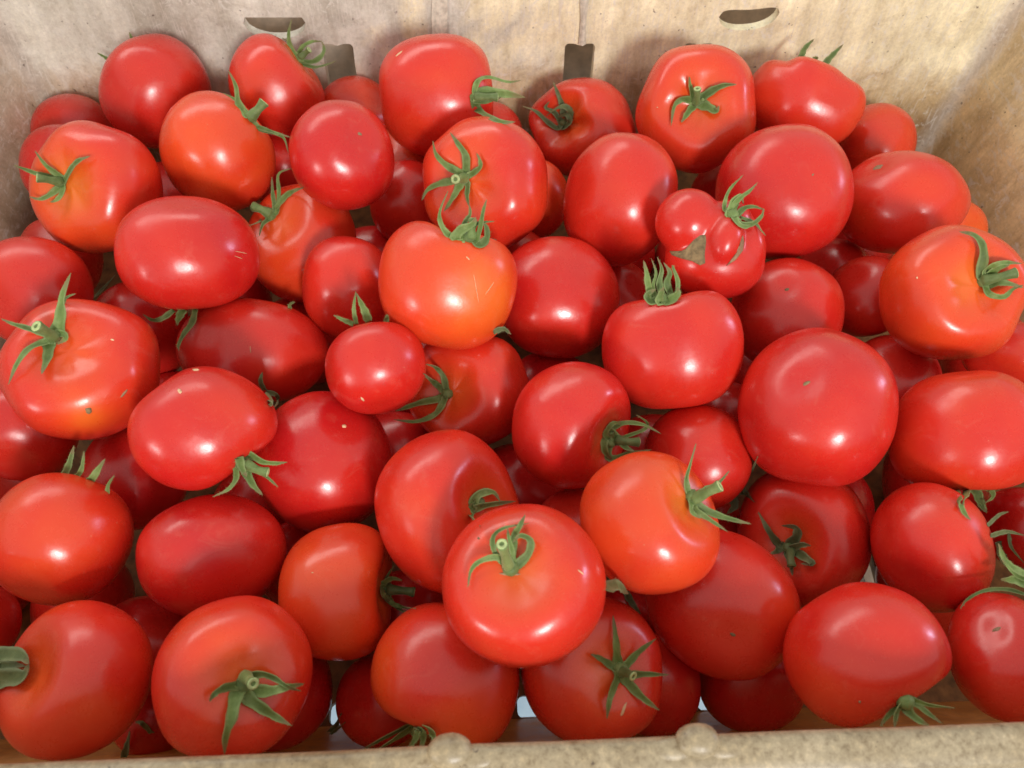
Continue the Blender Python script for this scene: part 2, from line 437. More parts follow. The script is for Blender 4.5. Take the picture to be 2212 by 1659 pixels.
# ------------------------------------------------------------------ tomatoes
# number, outline centre x y, half width, half height, tilt, distance
FRUIT = [
(1,335,197,120,122,0,0.5305), (2,160,290,93,86,0,0.5639), (3,597,188,109,101,20,0.5211),
(4,470,328,130,120,20,0.4785), (5,207,410,145,136,20,0.4572), (6,738,335,112,117,0,0.4539),
(7,770,250,86,85,0,0.5631), (8,942,208,121,133,0,0.5014), (9,1055,300,75,80,0,0.5767),
(10,1049,399,134,146,-10,0.4612), (11,1258,275,116,107,10,0.5498), (12,1503,235,128,137,0,0.5199),
(13,1735,224,128,98,17,0.5376), (14,1893,308,86,84,0,0.5714), (15,1695,414,147,144,0,0.4680),
(16,1948,438,142,115,15,0.4917), (17,2055,505,78,76,0,0.5299), (18,1340,431,118,144,10,0.4668),
(19,1150,430,78,86,0,0.5208), (20,885,440,85,93,0,0.5124), (22,1538,545,108,100,10,0.4218),
(23,650,525,118,126,0,0.4868), (24,404,547,156,121,6,0.4181), (25,68,630,132,116,10,0.4362),
(26,130,560,92,90,0,0.5111), (27,170,799,173,150,12,0.3869), (28,300,715,108,108,0,0.4790),
(29,545,757,162,109,8,0.4407), (30,655,735,98,96,0,0.5104), (31,752,622,98,110,0,0.4511),
(32,965,619,147,130,8,0.4004), (33,1205,642,131,129,0,0.4506), (34,1320,650,95,92,0,0.5070),
(35,1454,757,151,123,-3,0.4049), (36,1700,680,122,121,0,0.4541), (37,1875,640,92,86,0,0.4806),
(38,1800,605,90,88,0,0.5286), (39,2058,634,155,147,20,0.4231), (40,2190,765,112,70,0,0.4450),
(41,1925,835,108,110,10,0.4662), (42,1768,878,170,166,10,0.3831), (43,2092,932,168,134,8,0.3864),
(44,811,795,107,98,0,0.3858), (45,1013,846,130,123,0,0.4280), (46,1234,919,126,135,0,0.3864),
(47,1508,988,115,113,0,0.4101), (48,435,928,151,137,20,0.3581), (49,698,998,148,150,0,0.3996),
(50,40,930,130,106,10,0.4154), (51,290,1030,116,114,0,0.4199), (52,125,1166,156,142,15,0.3549),
(53,457,1200,161,129,-5,0.3618), (54,968,1109,150,174,-20,0.3620), (55,1132,1266,174,174,0,0.3119),
(56,1403,1130,144,153,-10,0.3353), (57,1738,1160,143,150,0,0.4085), (58,2015,1183,133,138,0,0.3645),
(59,1563,1307,172,148,42,0.3630), (60,1872,1419,178,157,16,0.3204), (61,2170,1421,122,138,0,0.3298),
(62,726,1280,124,145,-5,0.3580), (63,162,1470,166,170,0,0.3200), (64,501,1465,171,175,0,0.3167),
(65,962,1461,158,152,10,0.3385), (66,1278,1448,150,162,0,0.3436), (67,1410,1480,102,110,0,0.3792),
(68,1625,1470,115,112,0,0.3936), (69,825,1513,98,102,0,0.3719), (70,600,1500,116,122,0,0.3719),
(71,310,1395,106,106,0,0.3733), (72,-40,1350,86,84,0,0.3858), (73,1240,1142,85,85,0,0.3972),
(74,850,985,95,95,0,0.4516), (75,1120,1060,100,100,0,0.4401), (76,1560,905,85,80,0,0.4711),
(77,1790,1095,98,95,0,0.4574), (78,2205,1140,86,86,0,0.4265), (79,1190,860,100,100,0,0.4701),
(80,610,365,85,85,0,0.5580), (81,370,430,85,80,0,0.5393), (82,880,355,88,84,0,0.5506),
(84,655,1220,100,98,0,0.4158), (85,890,1330,100,100,0,0.4042), (86,325,1545,88,88,0,0.3889),
(91,1345,1350,86,84,0,0.4170)]

SPEC = {
1: dict(axis=(-.6, -.55, -.5), tone=.12, lobe=.008),
2: dict(tone=.08), 3: dict(axis=(.62, -.55, .15), tone=.22, dimple=.16, dents=((.1, .8, .5, .02, .6),)),
4: dict(axis=(.62, -.5, -.55), tone=.42, dimple=.15, notch=((.8, -.55, .05, .3),), lobe=.006), 5: dict(axis=(-.6, -.12, .72), tone=.2, lobes=5, lobe=.03, dimple=.24, patch=((100, 400, 85, .28), (200, 520, 70, .15))),
6: dict(tip=.03, axis=(-.39, .45, -.8), tone=.05, lobe=.006), 7: dict(tone=.25), 8: dict(axis=(.93, -.05, -.1), tone=.2, dimple=.15), 9: dict(tone=.1),
10: dict(axis=(-.42, -.08, .88), tone=.28, lobes=6, lobe=.03, dimple=.24), 11: dict(axis=(-.55, -.2, .78), tone=.22, lobes=4, lobe=.07, dimple=.36),
12: dict(axis=(.03, -.14, .98), tone=.28, lobes=5, lobe=.03, dimple=.26), 13: dict(axis=(.28, -.86, -.3), tone=.24, lobes=4, lobe=.05, dimple=.2, notch=((-.32, -1, .14, .2), (.8, -.6, .07, .2))),
14: dict(tone=.32), 15: dict(tip=.03, axis=(-.44, .3, -.84), tone=.07, lobe=.012), 16: dict(tip=.03, axis=(.4, .75, -.5), tone=.2, lobe=.02), 17: dict(tone=.6),
18: dict(axis=(.75, .25, -.55), tone=.18, lobes=4, lobe=.03, dents=((-.1, .5, .8, -.03, .25),)), 19: dict(tone=.38), 20: dict(tone=.12),
23: dict(axis=(-.5, -.5, .7), tone=.3), 24: dict(axis=(.02, .9, -.4), tone=.08, lobe=.008), 25: dict(tone=.12), 26: dict(tone=.1),
27: dict(axis=(-.28, -.42, .86), tone=.27, lobes=5, lobe=.025, dimple=.22, patch=((192, 890, 34, .5),)), 28: dict(tone=.06), 29: dict(tone=.14), 30: dict(tone=.1), 31: dict(tone=.16),
32: dict(axis=(.27, -.95, -.02), tone=.36, lobe=.01, dimple=.2, notch=((.12, -1, .32, .30),), patch=((1040, 630, 70, .34),)), 33: dict(tone=.1, lobe=.012), 34: dict(tone=.05),
35: dict(axis=(-.13, -.97, .0), tone=.13, lobe=.01, dimple=.2, notch=((-.1, -1, .20, .33),)), 36: dict(tip=.03, axis=(0, .5, -.86), tone=.14, lobe=.02), 37: dict(tone=.14), 38: dict(tone=.1),
39: dict(axis=(.52, -.2, .82), tone=.38, lobes=5, lobe=.03, dimple=.28), 40: dict(tone=.2), 41: dict(tone=.08), 42: dict(tip=.03, axis=(.12, .34, -.93), tone=.09, lobes=5, lobe=.014),
43: dict(axis=(.05, .97, -.15), tone=.26, lobes=4, lobe=.02, notch=((.05, 1, .06, .3),)), 44: dict(axis=(-.2, -.85, -.45), tone=.08, lobe=.004), 45: dict(axis=(-.45, .05, .88), tone=.24, lobes=5, lobe=.03, dimple=.28),
46: dict(axis=(.78, .32, .5), tone=.06, dimple=.24), 47: dict(tone=.14), 48: dict(axis=(.66, .74, -.05), tone=.12, dimple=.15, lobe=.006, notch=((.74, .67, .11, .33),)), 49: dict(axis=(-.3, .55, -.78), tone=.01, lobe=.012),
50: dict(tone=.1), 51: dict(tone=.06), 52: dict(axis=(.35, -.8, -.5), tone=.26, patch=((110, 1150, 60, .15),)), 53: dict(axis=(-.3, -.6, -.75), tone=.06), 54: dict(axis=(.7, -.08, .68), tone=.22, dimple=.3, lobes=4, lobe=.02),
55: dict(axis=(-.14, -.24, .96), tone=.24, lobes=5, lobe=.008, dimple=.20), 56: dict(axis=(.74, -.36, .57), tone=.42, lobes=4, lobe=.008, dimple=.20), 57: dict(axis=(-.22, .12, .97), tone=.1, dimple=.24),
58: dict(axis=(.4, -.5, -.75), tone=.1, patch=((2060, 1120, 60, .14),)), 59: dict(tip=.03, axis=(-.1, -.45, -.88), tone=.1, patch=((1690, 1330, 90, .2),)), 60: dict(axis=(.52, .83, .0), tone=.12, dimple=.2, lobe=.01, notch=((.5, .87, .075, .15), (.93, .37, -.05, .4)), patch=((1790, 1530, 90, .2),)),
61: dict(tip=.03, axis=(0, .45, -.89), tone=.16), 62: dict(axis=(.92, -.02, .25), tone=.40, dimple=.26, lobe=.01, notch=((1, -.02, .09, .4),)), 63: dict(axis=(-.82, -.1, .55), tone=.26, dimple=.26), 64: dict(axis=(.15, .06, .98), tone=.24, dimple=.2, lobe=.012),
65: dict(axis=(-.42, .88, .0), tone=.26, dimple=.2, lobe=.01, notch=((-.5, .86, .13, .35),), patch=((980, 1590, 60, .5), (820, 1430, 60, .2))), 66: dict(axis=(.44, .0, .9), tone=.22, dimple=.2, lobe=.02, patch=((1190, 1440, 60, .12),)),
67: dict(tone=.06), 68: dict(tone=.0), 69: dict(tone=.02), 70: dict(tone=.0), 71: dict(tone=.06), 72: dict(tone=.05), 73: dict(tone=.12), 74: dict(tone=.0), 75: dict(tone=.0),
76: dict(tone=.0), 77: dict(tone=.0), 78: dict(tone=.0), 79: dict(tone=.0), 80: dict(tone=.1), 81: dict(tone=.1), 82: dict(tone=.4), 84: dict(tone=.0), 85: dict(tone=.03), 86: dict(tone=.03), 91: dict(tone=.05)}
CALYX = {
1: dict(base=('TL', 800, 390), hid=True, sepals=[(26, (870, 275), (852, 245), (838, 208)), (30, (725, 405), (680, 372), (630, 343))]),
3: dict(base=('TL', 1935, 390), stem=((1945, 375), (2003, 322), 40, .004), sepals=[(50, (1915, 360), (1880, 300), (1872, 215), (1890, 125)), (44, (1955, 400), (2030, 400), (2085, 360), (2100, 310), (2080, 262)), (40, (1960, 412), (2030, 437), (2100, 425), (2180, 395)), (40, (1935, 350), (1965, 300), (2020, 270), (2085, 268)), (22, (1915, 350), (1880, 285), (1830, 245))]),
4: dict(base=('TL', 1625, 768), stem=((1620, 765), (1712, 662), 62, .004), sepals=[(60, (1590, 735), (1545, 665), (1530, 560), (1480, 455)), (34, (1580, 725), (1530, 650), (1445, 602)), (36, (1670, 820), (1740, 848), (1820, 872), (1880, 890)), (34, (1680, 835), (1770, 860), (1840, 895), (1868, 985))]),
5: dict(base=('TL', 400, 1185), stem=((395, 1180), (240, 1152), 52, .010), sepals=[(46, (395, 1150), (330, 1100), (280, 1050), (225, 975)), (52, (425, 1160), (465, 1090), (510, 1040), (585, 1012)), (44, (330, 1150), (250, 1130), (170, 1100), (85, 1068)), (48, (380, 1215), (320, 1265), (260, 1290), (190, 1275)), (44, (410, 1210), (395, 1265), (360, 1300), (325, 1310))]),
8: dict(base=('TM', 872, 620), sepals=[(40, (862, 590), (890, 522), (960, 502), (1080, 532), (1165, 520)), (95, (865, 615), (950, 600), (1070, 608), (1195, 632)), (60, (860, 645), (930, 655), (1040, 632)), (60, (862, 665), (895, 720), (970, 765), (1050, 792), (1130, 790))], stem=((870, 630), (1010, 632), 50, .002)),
10: dict(base=('TM', 800, 1150), stem=((795, 1155), (740, 1162), 58, .012), lift=.7, sepals=[(62, (810, 1110), (805, 1010), (755, 930), (705, 858)), (56, (760, 1115), (680, 1070), (615, 1000), (593, 912)), (44, (850, 1125), (900, 1085), (898, 1040), (878, 992)), (56, (725, 1170), (640, 1190), (560, 1230), (520, 1302)), (60, (765, 1205), (735, 1265), (700, 1320), (665, 1370)), (46, (820, 1200), (815, 1270), (828, 1338))]),
11: dict(base=('TM', 1440, 800), dry=True, sepals=[(46, (1435, 700), (1405, 610), (1370, 525)), (46, (1400, 835), (1330, 785), (1260, 722), (1172, 688)), (56, (1460, 795), (1485, 725), (1440, 690), (1380, 712), (1325, 755)), (50, (1430, 800), (1380, 730), (1325, 700), (1350, 655)), (56, (1440, 830), (1480, 790), (1460, 745), (1395, 760))]),
12: dict(base=('TR', 88, 660), stem=((88, 665), (95, 575), 44, .009), sepals=[(54, (72, 625), (48, 560), (42, 495)), (62, (130, 630), (200, 582), (270, 552), (350, 547)), (74, (130, 680), (180, 702), (215, 720), (235, 685)), (60, (65, 695), (25, 745), (-10, 795)), (50, (50, 650), (-5, 645), (-55, 690), (-76, 820))]),
13: dict(base=('TR', 830, 425), hid=True, sepals=[(46, (762, 385), (790, 315), (852, 252)), (48, (905, 430), (965, 362), (1040, 288)), (44, (845, 400), (862, 380), (880, 375))]),
22: dict(base=('TR', 320, 1400), sepals=[(34, (268, 1345), (300, 1235), (395, 1132)), (44, (300, 1365), (370, 1285), (430, 1240), (485, 1183)), (46, (345, 1400), (400, 1350), (460, 1340), (525, 1358)), (46, (375, 1450), (450, 1452), (510, 1400), (525, 1350)), (26, (465, 1445), (505, 1490), (537, 1527)), (80, (310, 1395), (335, 1310), (375, 1275), (395, 1322)), (56, (350, 1440), (400, 1470), (470, 1450))]),
23: dict(base=('TL', 1760, 1400), dry=False, stem=((1750, 1385), (1640, 1338), 60, .004), sepals=[(46, (1785, 1370), (1770, 1270), (1762, 1145)), (36, (1795, 1375), (1808, 1250), (1805, 1130), (1885, 1092)), (56, (1745, 1410), (1680, 1440), (1615, 1462)), (48, (1740, 1425), (1705, 1455), (1680, 1530)), (46, (1850, 1272), (1905, 1238), (1968, 1216))]),
24: dict(base=('ML', 1210, 335), hid=True, sepals=[(40, (1125, 350), (1060, 400), (990, 415), (925, 378)), (60, (1190, 345), (1160, 400), (1150, 450)), (44, (1265, 345), (1245, 430), (1195, 500), (1158, 575), (1160, 612))]),
27: dict(base=('ML', 350, 535), stem=((350, 530), (235, 455), 68, .012), sepals=[(92, (370, 490), (395, 380), (405, 260), (460, 108)), (26, (410, 300), (440, 265), (492, 243)), (44, (250, 490), (160, 462), (80, 438), (5, 405)), (58, (285, 560), (190, 600), (110, 700), (55, 832)), (86, (320, 580), (305, 670), (270, 765)), (60, (390, 500), (425, 530), (370, 575))]),
28: dict(base=('ML', 620, 260), hid=True, dry=True, sepals=[(26, (610, 272), (680, 200), (750, 120))]),
29: dict(base=('ML', 1740, 900), noblob=True, dry=True, sepals=[(40, (1715, 870), (1690, 810), (1702, 752)), (34, (1725, 880), (1790, 900), (1802, 945), (1768, 990)), (50, (1740, 890), (1750, 940), (1760, 975))]),
30: dict(base=('ML', 1880, 345), hid=True, sepals=[(26, (1878, 340), (1885, 312), (1912, 298))]),
32: dict(base=('TM', 830, 1545), stem=((840, 1545), (850, 1425), 50, .002), sepals=[(46, (710, 1535), (650, 1460), (640, 1370), (692, 1238)), (80, (740, 1545), (775, 1490), (850, 1452), (870, 1405)), (50, (870, 1560), (900, 1480), (920, 1370), (942, 1292)), (60, (900, 1585), (942, 1540), (938, 1470), (905, 1435)), (44, (800, 1450), (835, 1390), (830, 1325)), (24, (880, 1450), (930, 1440), (992, 1435))]),
33: dict(base=('MM', 1040, 480), hid=True, dry=True, sepals=[(36, (985, 492), (1050, 472), (1100, 508))]),
35: dict(base=('MM', 2085, 288), lift=1.6, sepals=[(62, (2020, 285), (1990, 190), (1978, 110), (1958, 28)), (34, (2050, 285), (2020, 200), (2040, 110), (2008, 15)), (56, (2090, 285), (2060, 180), (2075, 90), (2048, 8)), (60, (2140, 275), (2110, 180), (2130, 110), (2088, 42)), (40, (2165, 265), (2180, 170), (2150, 80), (2142, 60)), (70, (2000, 295), (1985, 250), (2040, 215)), (84, (2120, 292), (2175, 250), (2180, 200)), (70, (2060, 300), (2070, 250), (2090, 200))]),
39: dict(base=('MR', 1945, 165), stem=((1945, 160), (2160, 108), 60, .006), sepals=[(66, (1930, 110), (1950, 0), (1935, -85), (1880, -140), (1790, -158)), (56, (1965, 95), (2060, 45), (2200, 48)), (66, (1990, 180), (2080, 172), (2210, 205)), (50, (1960, 200), (1990, 250), (2080, 265), (2140, 215), (2210, 188)), (60, (1985, 120), (2060, 70), (2120, 60))]),
43: dict(base=('MR', 1870, 1500), hid=True, sepals=[(46, (1762, 1500), (1790, 1575), (1820, 1655), (1866, 1712)), (60, (1830, 1500), (1832, 1560), (1812, 1612)), (74, (1890, 1500), (1925, 1590), (1962, 1662)), (44, (1940, 1500), (1995, 1512), (2008, 1560), (1955, 1602)), (46, (1905, 1500), (1940, 1600), (1972, 1665))]),
44: dict(base=('MM', 140, 450), hid=True, sepals=[(34, (100, 442), (82, 345), (95, 228)), (62, (180, 425), (145, 340), (97, 238)), (44, (80, 445), (30, 422), (-52, 384)), (40, (290, 432), (300, 378))]),
45: dict(base=('MM', 690, 890), sepals=[(50, (680, 860), (660, 780), (610, 720), (548, 700)), (56, (650, 860), (590, 810), (530, 760)), (60, (640, 925), (520, 950), (420, 982), (350, 1006)), (50, (655, 960), (600, 1030), (480, 1073), (338, 1060))]),
46: dict(base=('MM', 1735, 1200), stem=((1780, 1190), (1925, 1205), 60, .002), sepals=[(46, (1750, 1125), (1830, 1082), (1950, 1092), (2072, 1152)), (72, (1735, 1130), (1790, 1190), (1850, 1245), (1902, 1268)), (60, (1725, 1295), (1770, 1312), (1860, 1280), (2012, 1255)), (70, (1705, 1180), (1710, 1265), (1755, 1322)), (26, (1960, 1125), (1982, 1080), (1910, 1028)), (50, (1710, 1150), (1760, 1085), (1830, 1090))]),
47: dict(base=('MR', 340, 1540), hid=True, dry=True, sepals=[(34, (365, 1480), (440, 1400), (487, 1298)), (66, (330, 1480), (400, 1535), (465, 1595)), (70, (320, 1560), (335, 1620), (285, 1670)), (44, (345, 1480), (390, 1500), (410, 1560))]),
48: dict(base=('ML', 1560, 1335), stem=((1590, 1345), (1735, 1402), 62, .001), sepals=[(60, (1620, 1290), (1700, 1330), (1780, 1342), (1862, 1336)), (40, (1650, 1370), (1730, 1430), (1803, 1498)), (74, (1590, 1390), (1640, 1480), (1702, 1550)), (46, (1530, 1370), (1530, 1440), (1480, 1510), (1378, 1562)), (70, (1550, 1310), (1570, 1380), (1600, 1430))]),
52: dict(base=('ML', 520, 1570), hid=True, sepals=[(60, (390, 1480), (440, 1370), (480, 1228)), (44, (430, 1480), (520, 1400), (547, 1262)), (78, (500, 1540), (590, 1450), (682, 1312)), (40, (620, 1590), (690, 1600), (700, 1490), (742, 1418)), (60, (560, 1550), (610, 1510), (630, 1560))]),
54: dict(base=('MM', 880, 1600), sepals=[(76, (850, 1610), (890, 1545), (980, 1530), (1030, 1590)), (74, (850, 1640), (950, 1612), (1132, 1588)), (60, (850, 1640), (840, 1690), (900, 1750))]),
55: dict(base=('BM', 1100, 365), stem=((1085, 350), (1040, 208), 66, .016), sepals=[(52, (1085, 345), (1010, 292), (900, 318), (840, 380), (820, 490)), (44, (1040, 320), (990, 250), (985, 160), (1060, 102), (1218, 73)), (46, (1115, 350), (1105, 250), (1085, 170), (1077, 98)), (66, (1135, 345), (1210, 270), (1225, 185), (1160, 152), (1112, 198)), (60, (1120, 165), (1155, 95), (1192, 18))]),
56: dict(base=('MR', 50, 1560), stem=((70, 1575), (240, 1490), 72, .008), sepals=[(50, (40, 1540), (22, 1450), (50, 1340), (86, 1215)), (46, (150, 1510), (230, 1470), (302, 1392)), (66, (70, 1600), (190, 1665), (310, 1705), (447, 1738)), (50, (80, 1640), (180, 1712), (292, 1787)), (60, (50, 1590), (60, 1660), (120, 1700))]),
57: dict(base=('BR', 690, 235), dry=True, stem=((700, 250), (705, 350), 50, .006), sepals=[(60, (620, 205), (550, 110), (488, -5)), (80, (700, 205), (742, 150), (725, 98), (640, 88)), (66, (700, 235), (770, 212), (832, 218)), (66, (740, 260), (800, 300), (842, 335), (765, 335)), (66, (685, 270), (700, 330), (712, 412)), (60, (650, 230), (600, 255), (568, 268))]),
60: dict(base=('BR', 1440, 1215), sepals=[(70, (1430, 1225), (1385, 1300), (1370, 1405)), (84, (1430, 1245), (1500, 1330), (1602, 1388)), (60, (1480, 1215), (1570, 1290), (1682, 1372)), (40, (1480, 1215), (1600, 1250), (1762, 1270)), (50, (1420, 1240), (1330, 1320), (1278, 1390))]),
61: dict(base=('BR', 2230, 470), hid=True, dry=False, sepals=[(30, (2230, 540), (2100, 500), (1960, 508), (1850, 562), (1798, 625)), (80, (2250, 480), (2150, 440), (2060, 435)), (40, (2230, 440), (2150, 400), (2060, 300)), (60, (2240, 420), (2100, 330), (2045, 200))]),
62: dict(base=('BM', 285, 495), stem=((300, 500), (472, 517), 62, .002), sepals=[(34, (280, 460), (305, 400), (342, 348)), (50, (270, 465), (330, 430), (395, 442)), (48, (270, 520), (320, 590), (400, 615), (482, 626)), (34, (330, 590), (400, 640), (440, 656)), (56, (265, 490), (275, 540), (320, 590))]),
63: dict(base=('BL', 60, 1020), lift=1.6, dry=True, sepals=[(150, (-120, 990), (20, 925), (140, 930), (188, 985)), (170, (-120, 1090), (40, 1070), (150, 1060), (188, 985)), (90, (-60, 1000), (60, 990), (170, 1000))]),
64: dict(base=('BL', 1580, 1110), stem=((1590, 1070), (1640, 1112), 70, .010), lift=.8, sepals=[(66, (1540, 1125), (1450, 1140), (1390, 1180), (1358, 1228)), (54, (1620, 1062), (1700, 1050), (1780, 1078), (1860, 1130), (1950, 1160)), (90, (1650, 1150), (1750, 1160), (1860, 1135), (1972, 1113)), (92, (1530, 1195), (1500, 1330), (1462, 1450), (1455, 1572)), (88, (1610, 1205), (1700, 1270), (1790, 1330), (1892, 1387))]),
65: dict(base=('BM', 500, 1405), sepals=[(60, (430, 1390), (300, 1450), (128, 1547)), (60, (450, 1405), (330, 1480), (225, 1548)), (66, (500, 1400), (480, 1470), (420, 1552)), (80, (560, 1405), (600, 1450), (612, 1512)), (60, (520, 1410), (530, 1480), (500, 1545))]),
66: dict(base=('BM', 1805, 1020), stem=((1815, 1030), (1890, 1065), 60, .008), lift=.7, sepals=[(74, (1790, 975), (1782, 850), (1760, 668)), (64, (1850, 985), (1930, 905), (2042, 818)), (62, (1865, 1050), (1980, 1050), (2122, 1055)), (78, (1850, 1095), (1950, 1200), (2062, 1287)), (70, (1785, 1080), (1742, 1200), (1720, 1342)), (60, (1755, 1000), (1680, 950), (1614, 920))]),
70: dict(base=('BL', 2140, 1440), noblob=True, dry=True, sepals=[(40, (2130, 1425), (2180, 1380), (2214, 1300)), (30, (2140, 1440), (2190, 1400), (2240, 1360))]),
78: dict(base=('BR', 2150, 130), noblob=True, dry=True, sepals=[(30, (1995, 152), (2100, 128), (2215, 152)), (24, (2112, 140), (2130, 230), (2215, 335)), (26, (1975, 85), (2050, 18), (2112, -2)), (60, (2050, 190), (2090, 320), (2215, 400))]),
86: dict(base=('BL', 830, 1500), noblob=True, dry=True, sepals=[(46, (800, 1595), (828, 1500), (842, 1418)), (40, (985, 1432), (925, 1372), (878, 1358))]),
91: dict(base=('BM', 1780, 500), noblob=True, dry=True, sepals=[(90, (1715, 500), (1790, 480), (1862, 530)), (50, (1845, 520), (1890, 600), (1942, 662))]),
}
MARKS = [
(6, 783, 283, 5, 3.5, 30, 'scar', 'blossom_scar'), (15, 1757, 378, 3.4, 2, -50, 'scar', 'blossom_scar'), (16, 1898, 345, 12, 4, -20, 'scar', 'blossom_scar'),
(36, 1694, 622, 6, 3, -10, 'cork', 'blossom_scar'), (42, 1750, 822, 9, 4, -25, 'cork', 'blossom_scar'), (59, 1578, 1382, 7, 4, 20, 'cork', 'blossom_scar'),
(61, 2174, 1354, 11, 4, -20, 'scar', 'blossom_scar'), (49, 743, 914, 5, 4, 0, 'pale', 'blossom_scar'), (27, 192, 887, 8, 7, 10, 'cork', 'blemish'),
(27, 268, 850, 12, 2.5, -50, 'scar', 'scratch'), (27, 243, 734, 5, 2, 10, 'pale', 'blemish'), (48, 388, 845, 6, 4.5, 50, 'pale', 'blemish'), (48, 423, 799, 8, 2, 0, 'pale', 'blemish'),
(66, 1347, 1533, 18, 3.5, -70, 'pale', 'scratch'), (55, 1102, 1240, 22, 4, 0, 'scar', 'stem_scar'), (32, 1028, 620, 32, .7, 80, 'pale', 'scratch'), (32, 1058, 622, 17, .6, -55, 'pale', 'scratch'),
(32, 1011, 558, 6, 1.6, 45, 'pale', 'scratch'), (44, 783, 862, 6, 2, 45, 'pale', 'blemish'), (55, 1034, 1163, 3, 2.4, 0, 'cork', 'blemish'), (54, 957, 1500, 2, 2, 0, 'pale', 'blemish'),
(60, 1857, 1516, 3, 3, 0, 'scar', 'blemish'), (39, 1981, 600, 2.4, 2.4, 0, 'pale', 'blemish'), (10, 1062, 517, 12, 2.5, 10, 'scar', 'scratch'), (24, 520, 545, 16, .7, 12, 'pale', 'scratch'), (24, 515, 556, 10, .6, 20, 'pale', 'scratch'),
(12, 1420, 232, 2, 1.2, 0, 'pale', 'blemish'), (62, 675, 1237, 2.5, 1.6, 0, 'pale', 'blemish'),
(8, 862, 116, 9, 1.4, -40, 'pale', 'scratch'), (55, 1254, 1236, 9, 1.1, 40, 'pale', 'scratch'), (29, 541, 755, 8, 1, 85, 'pale', 'scratch'),
]
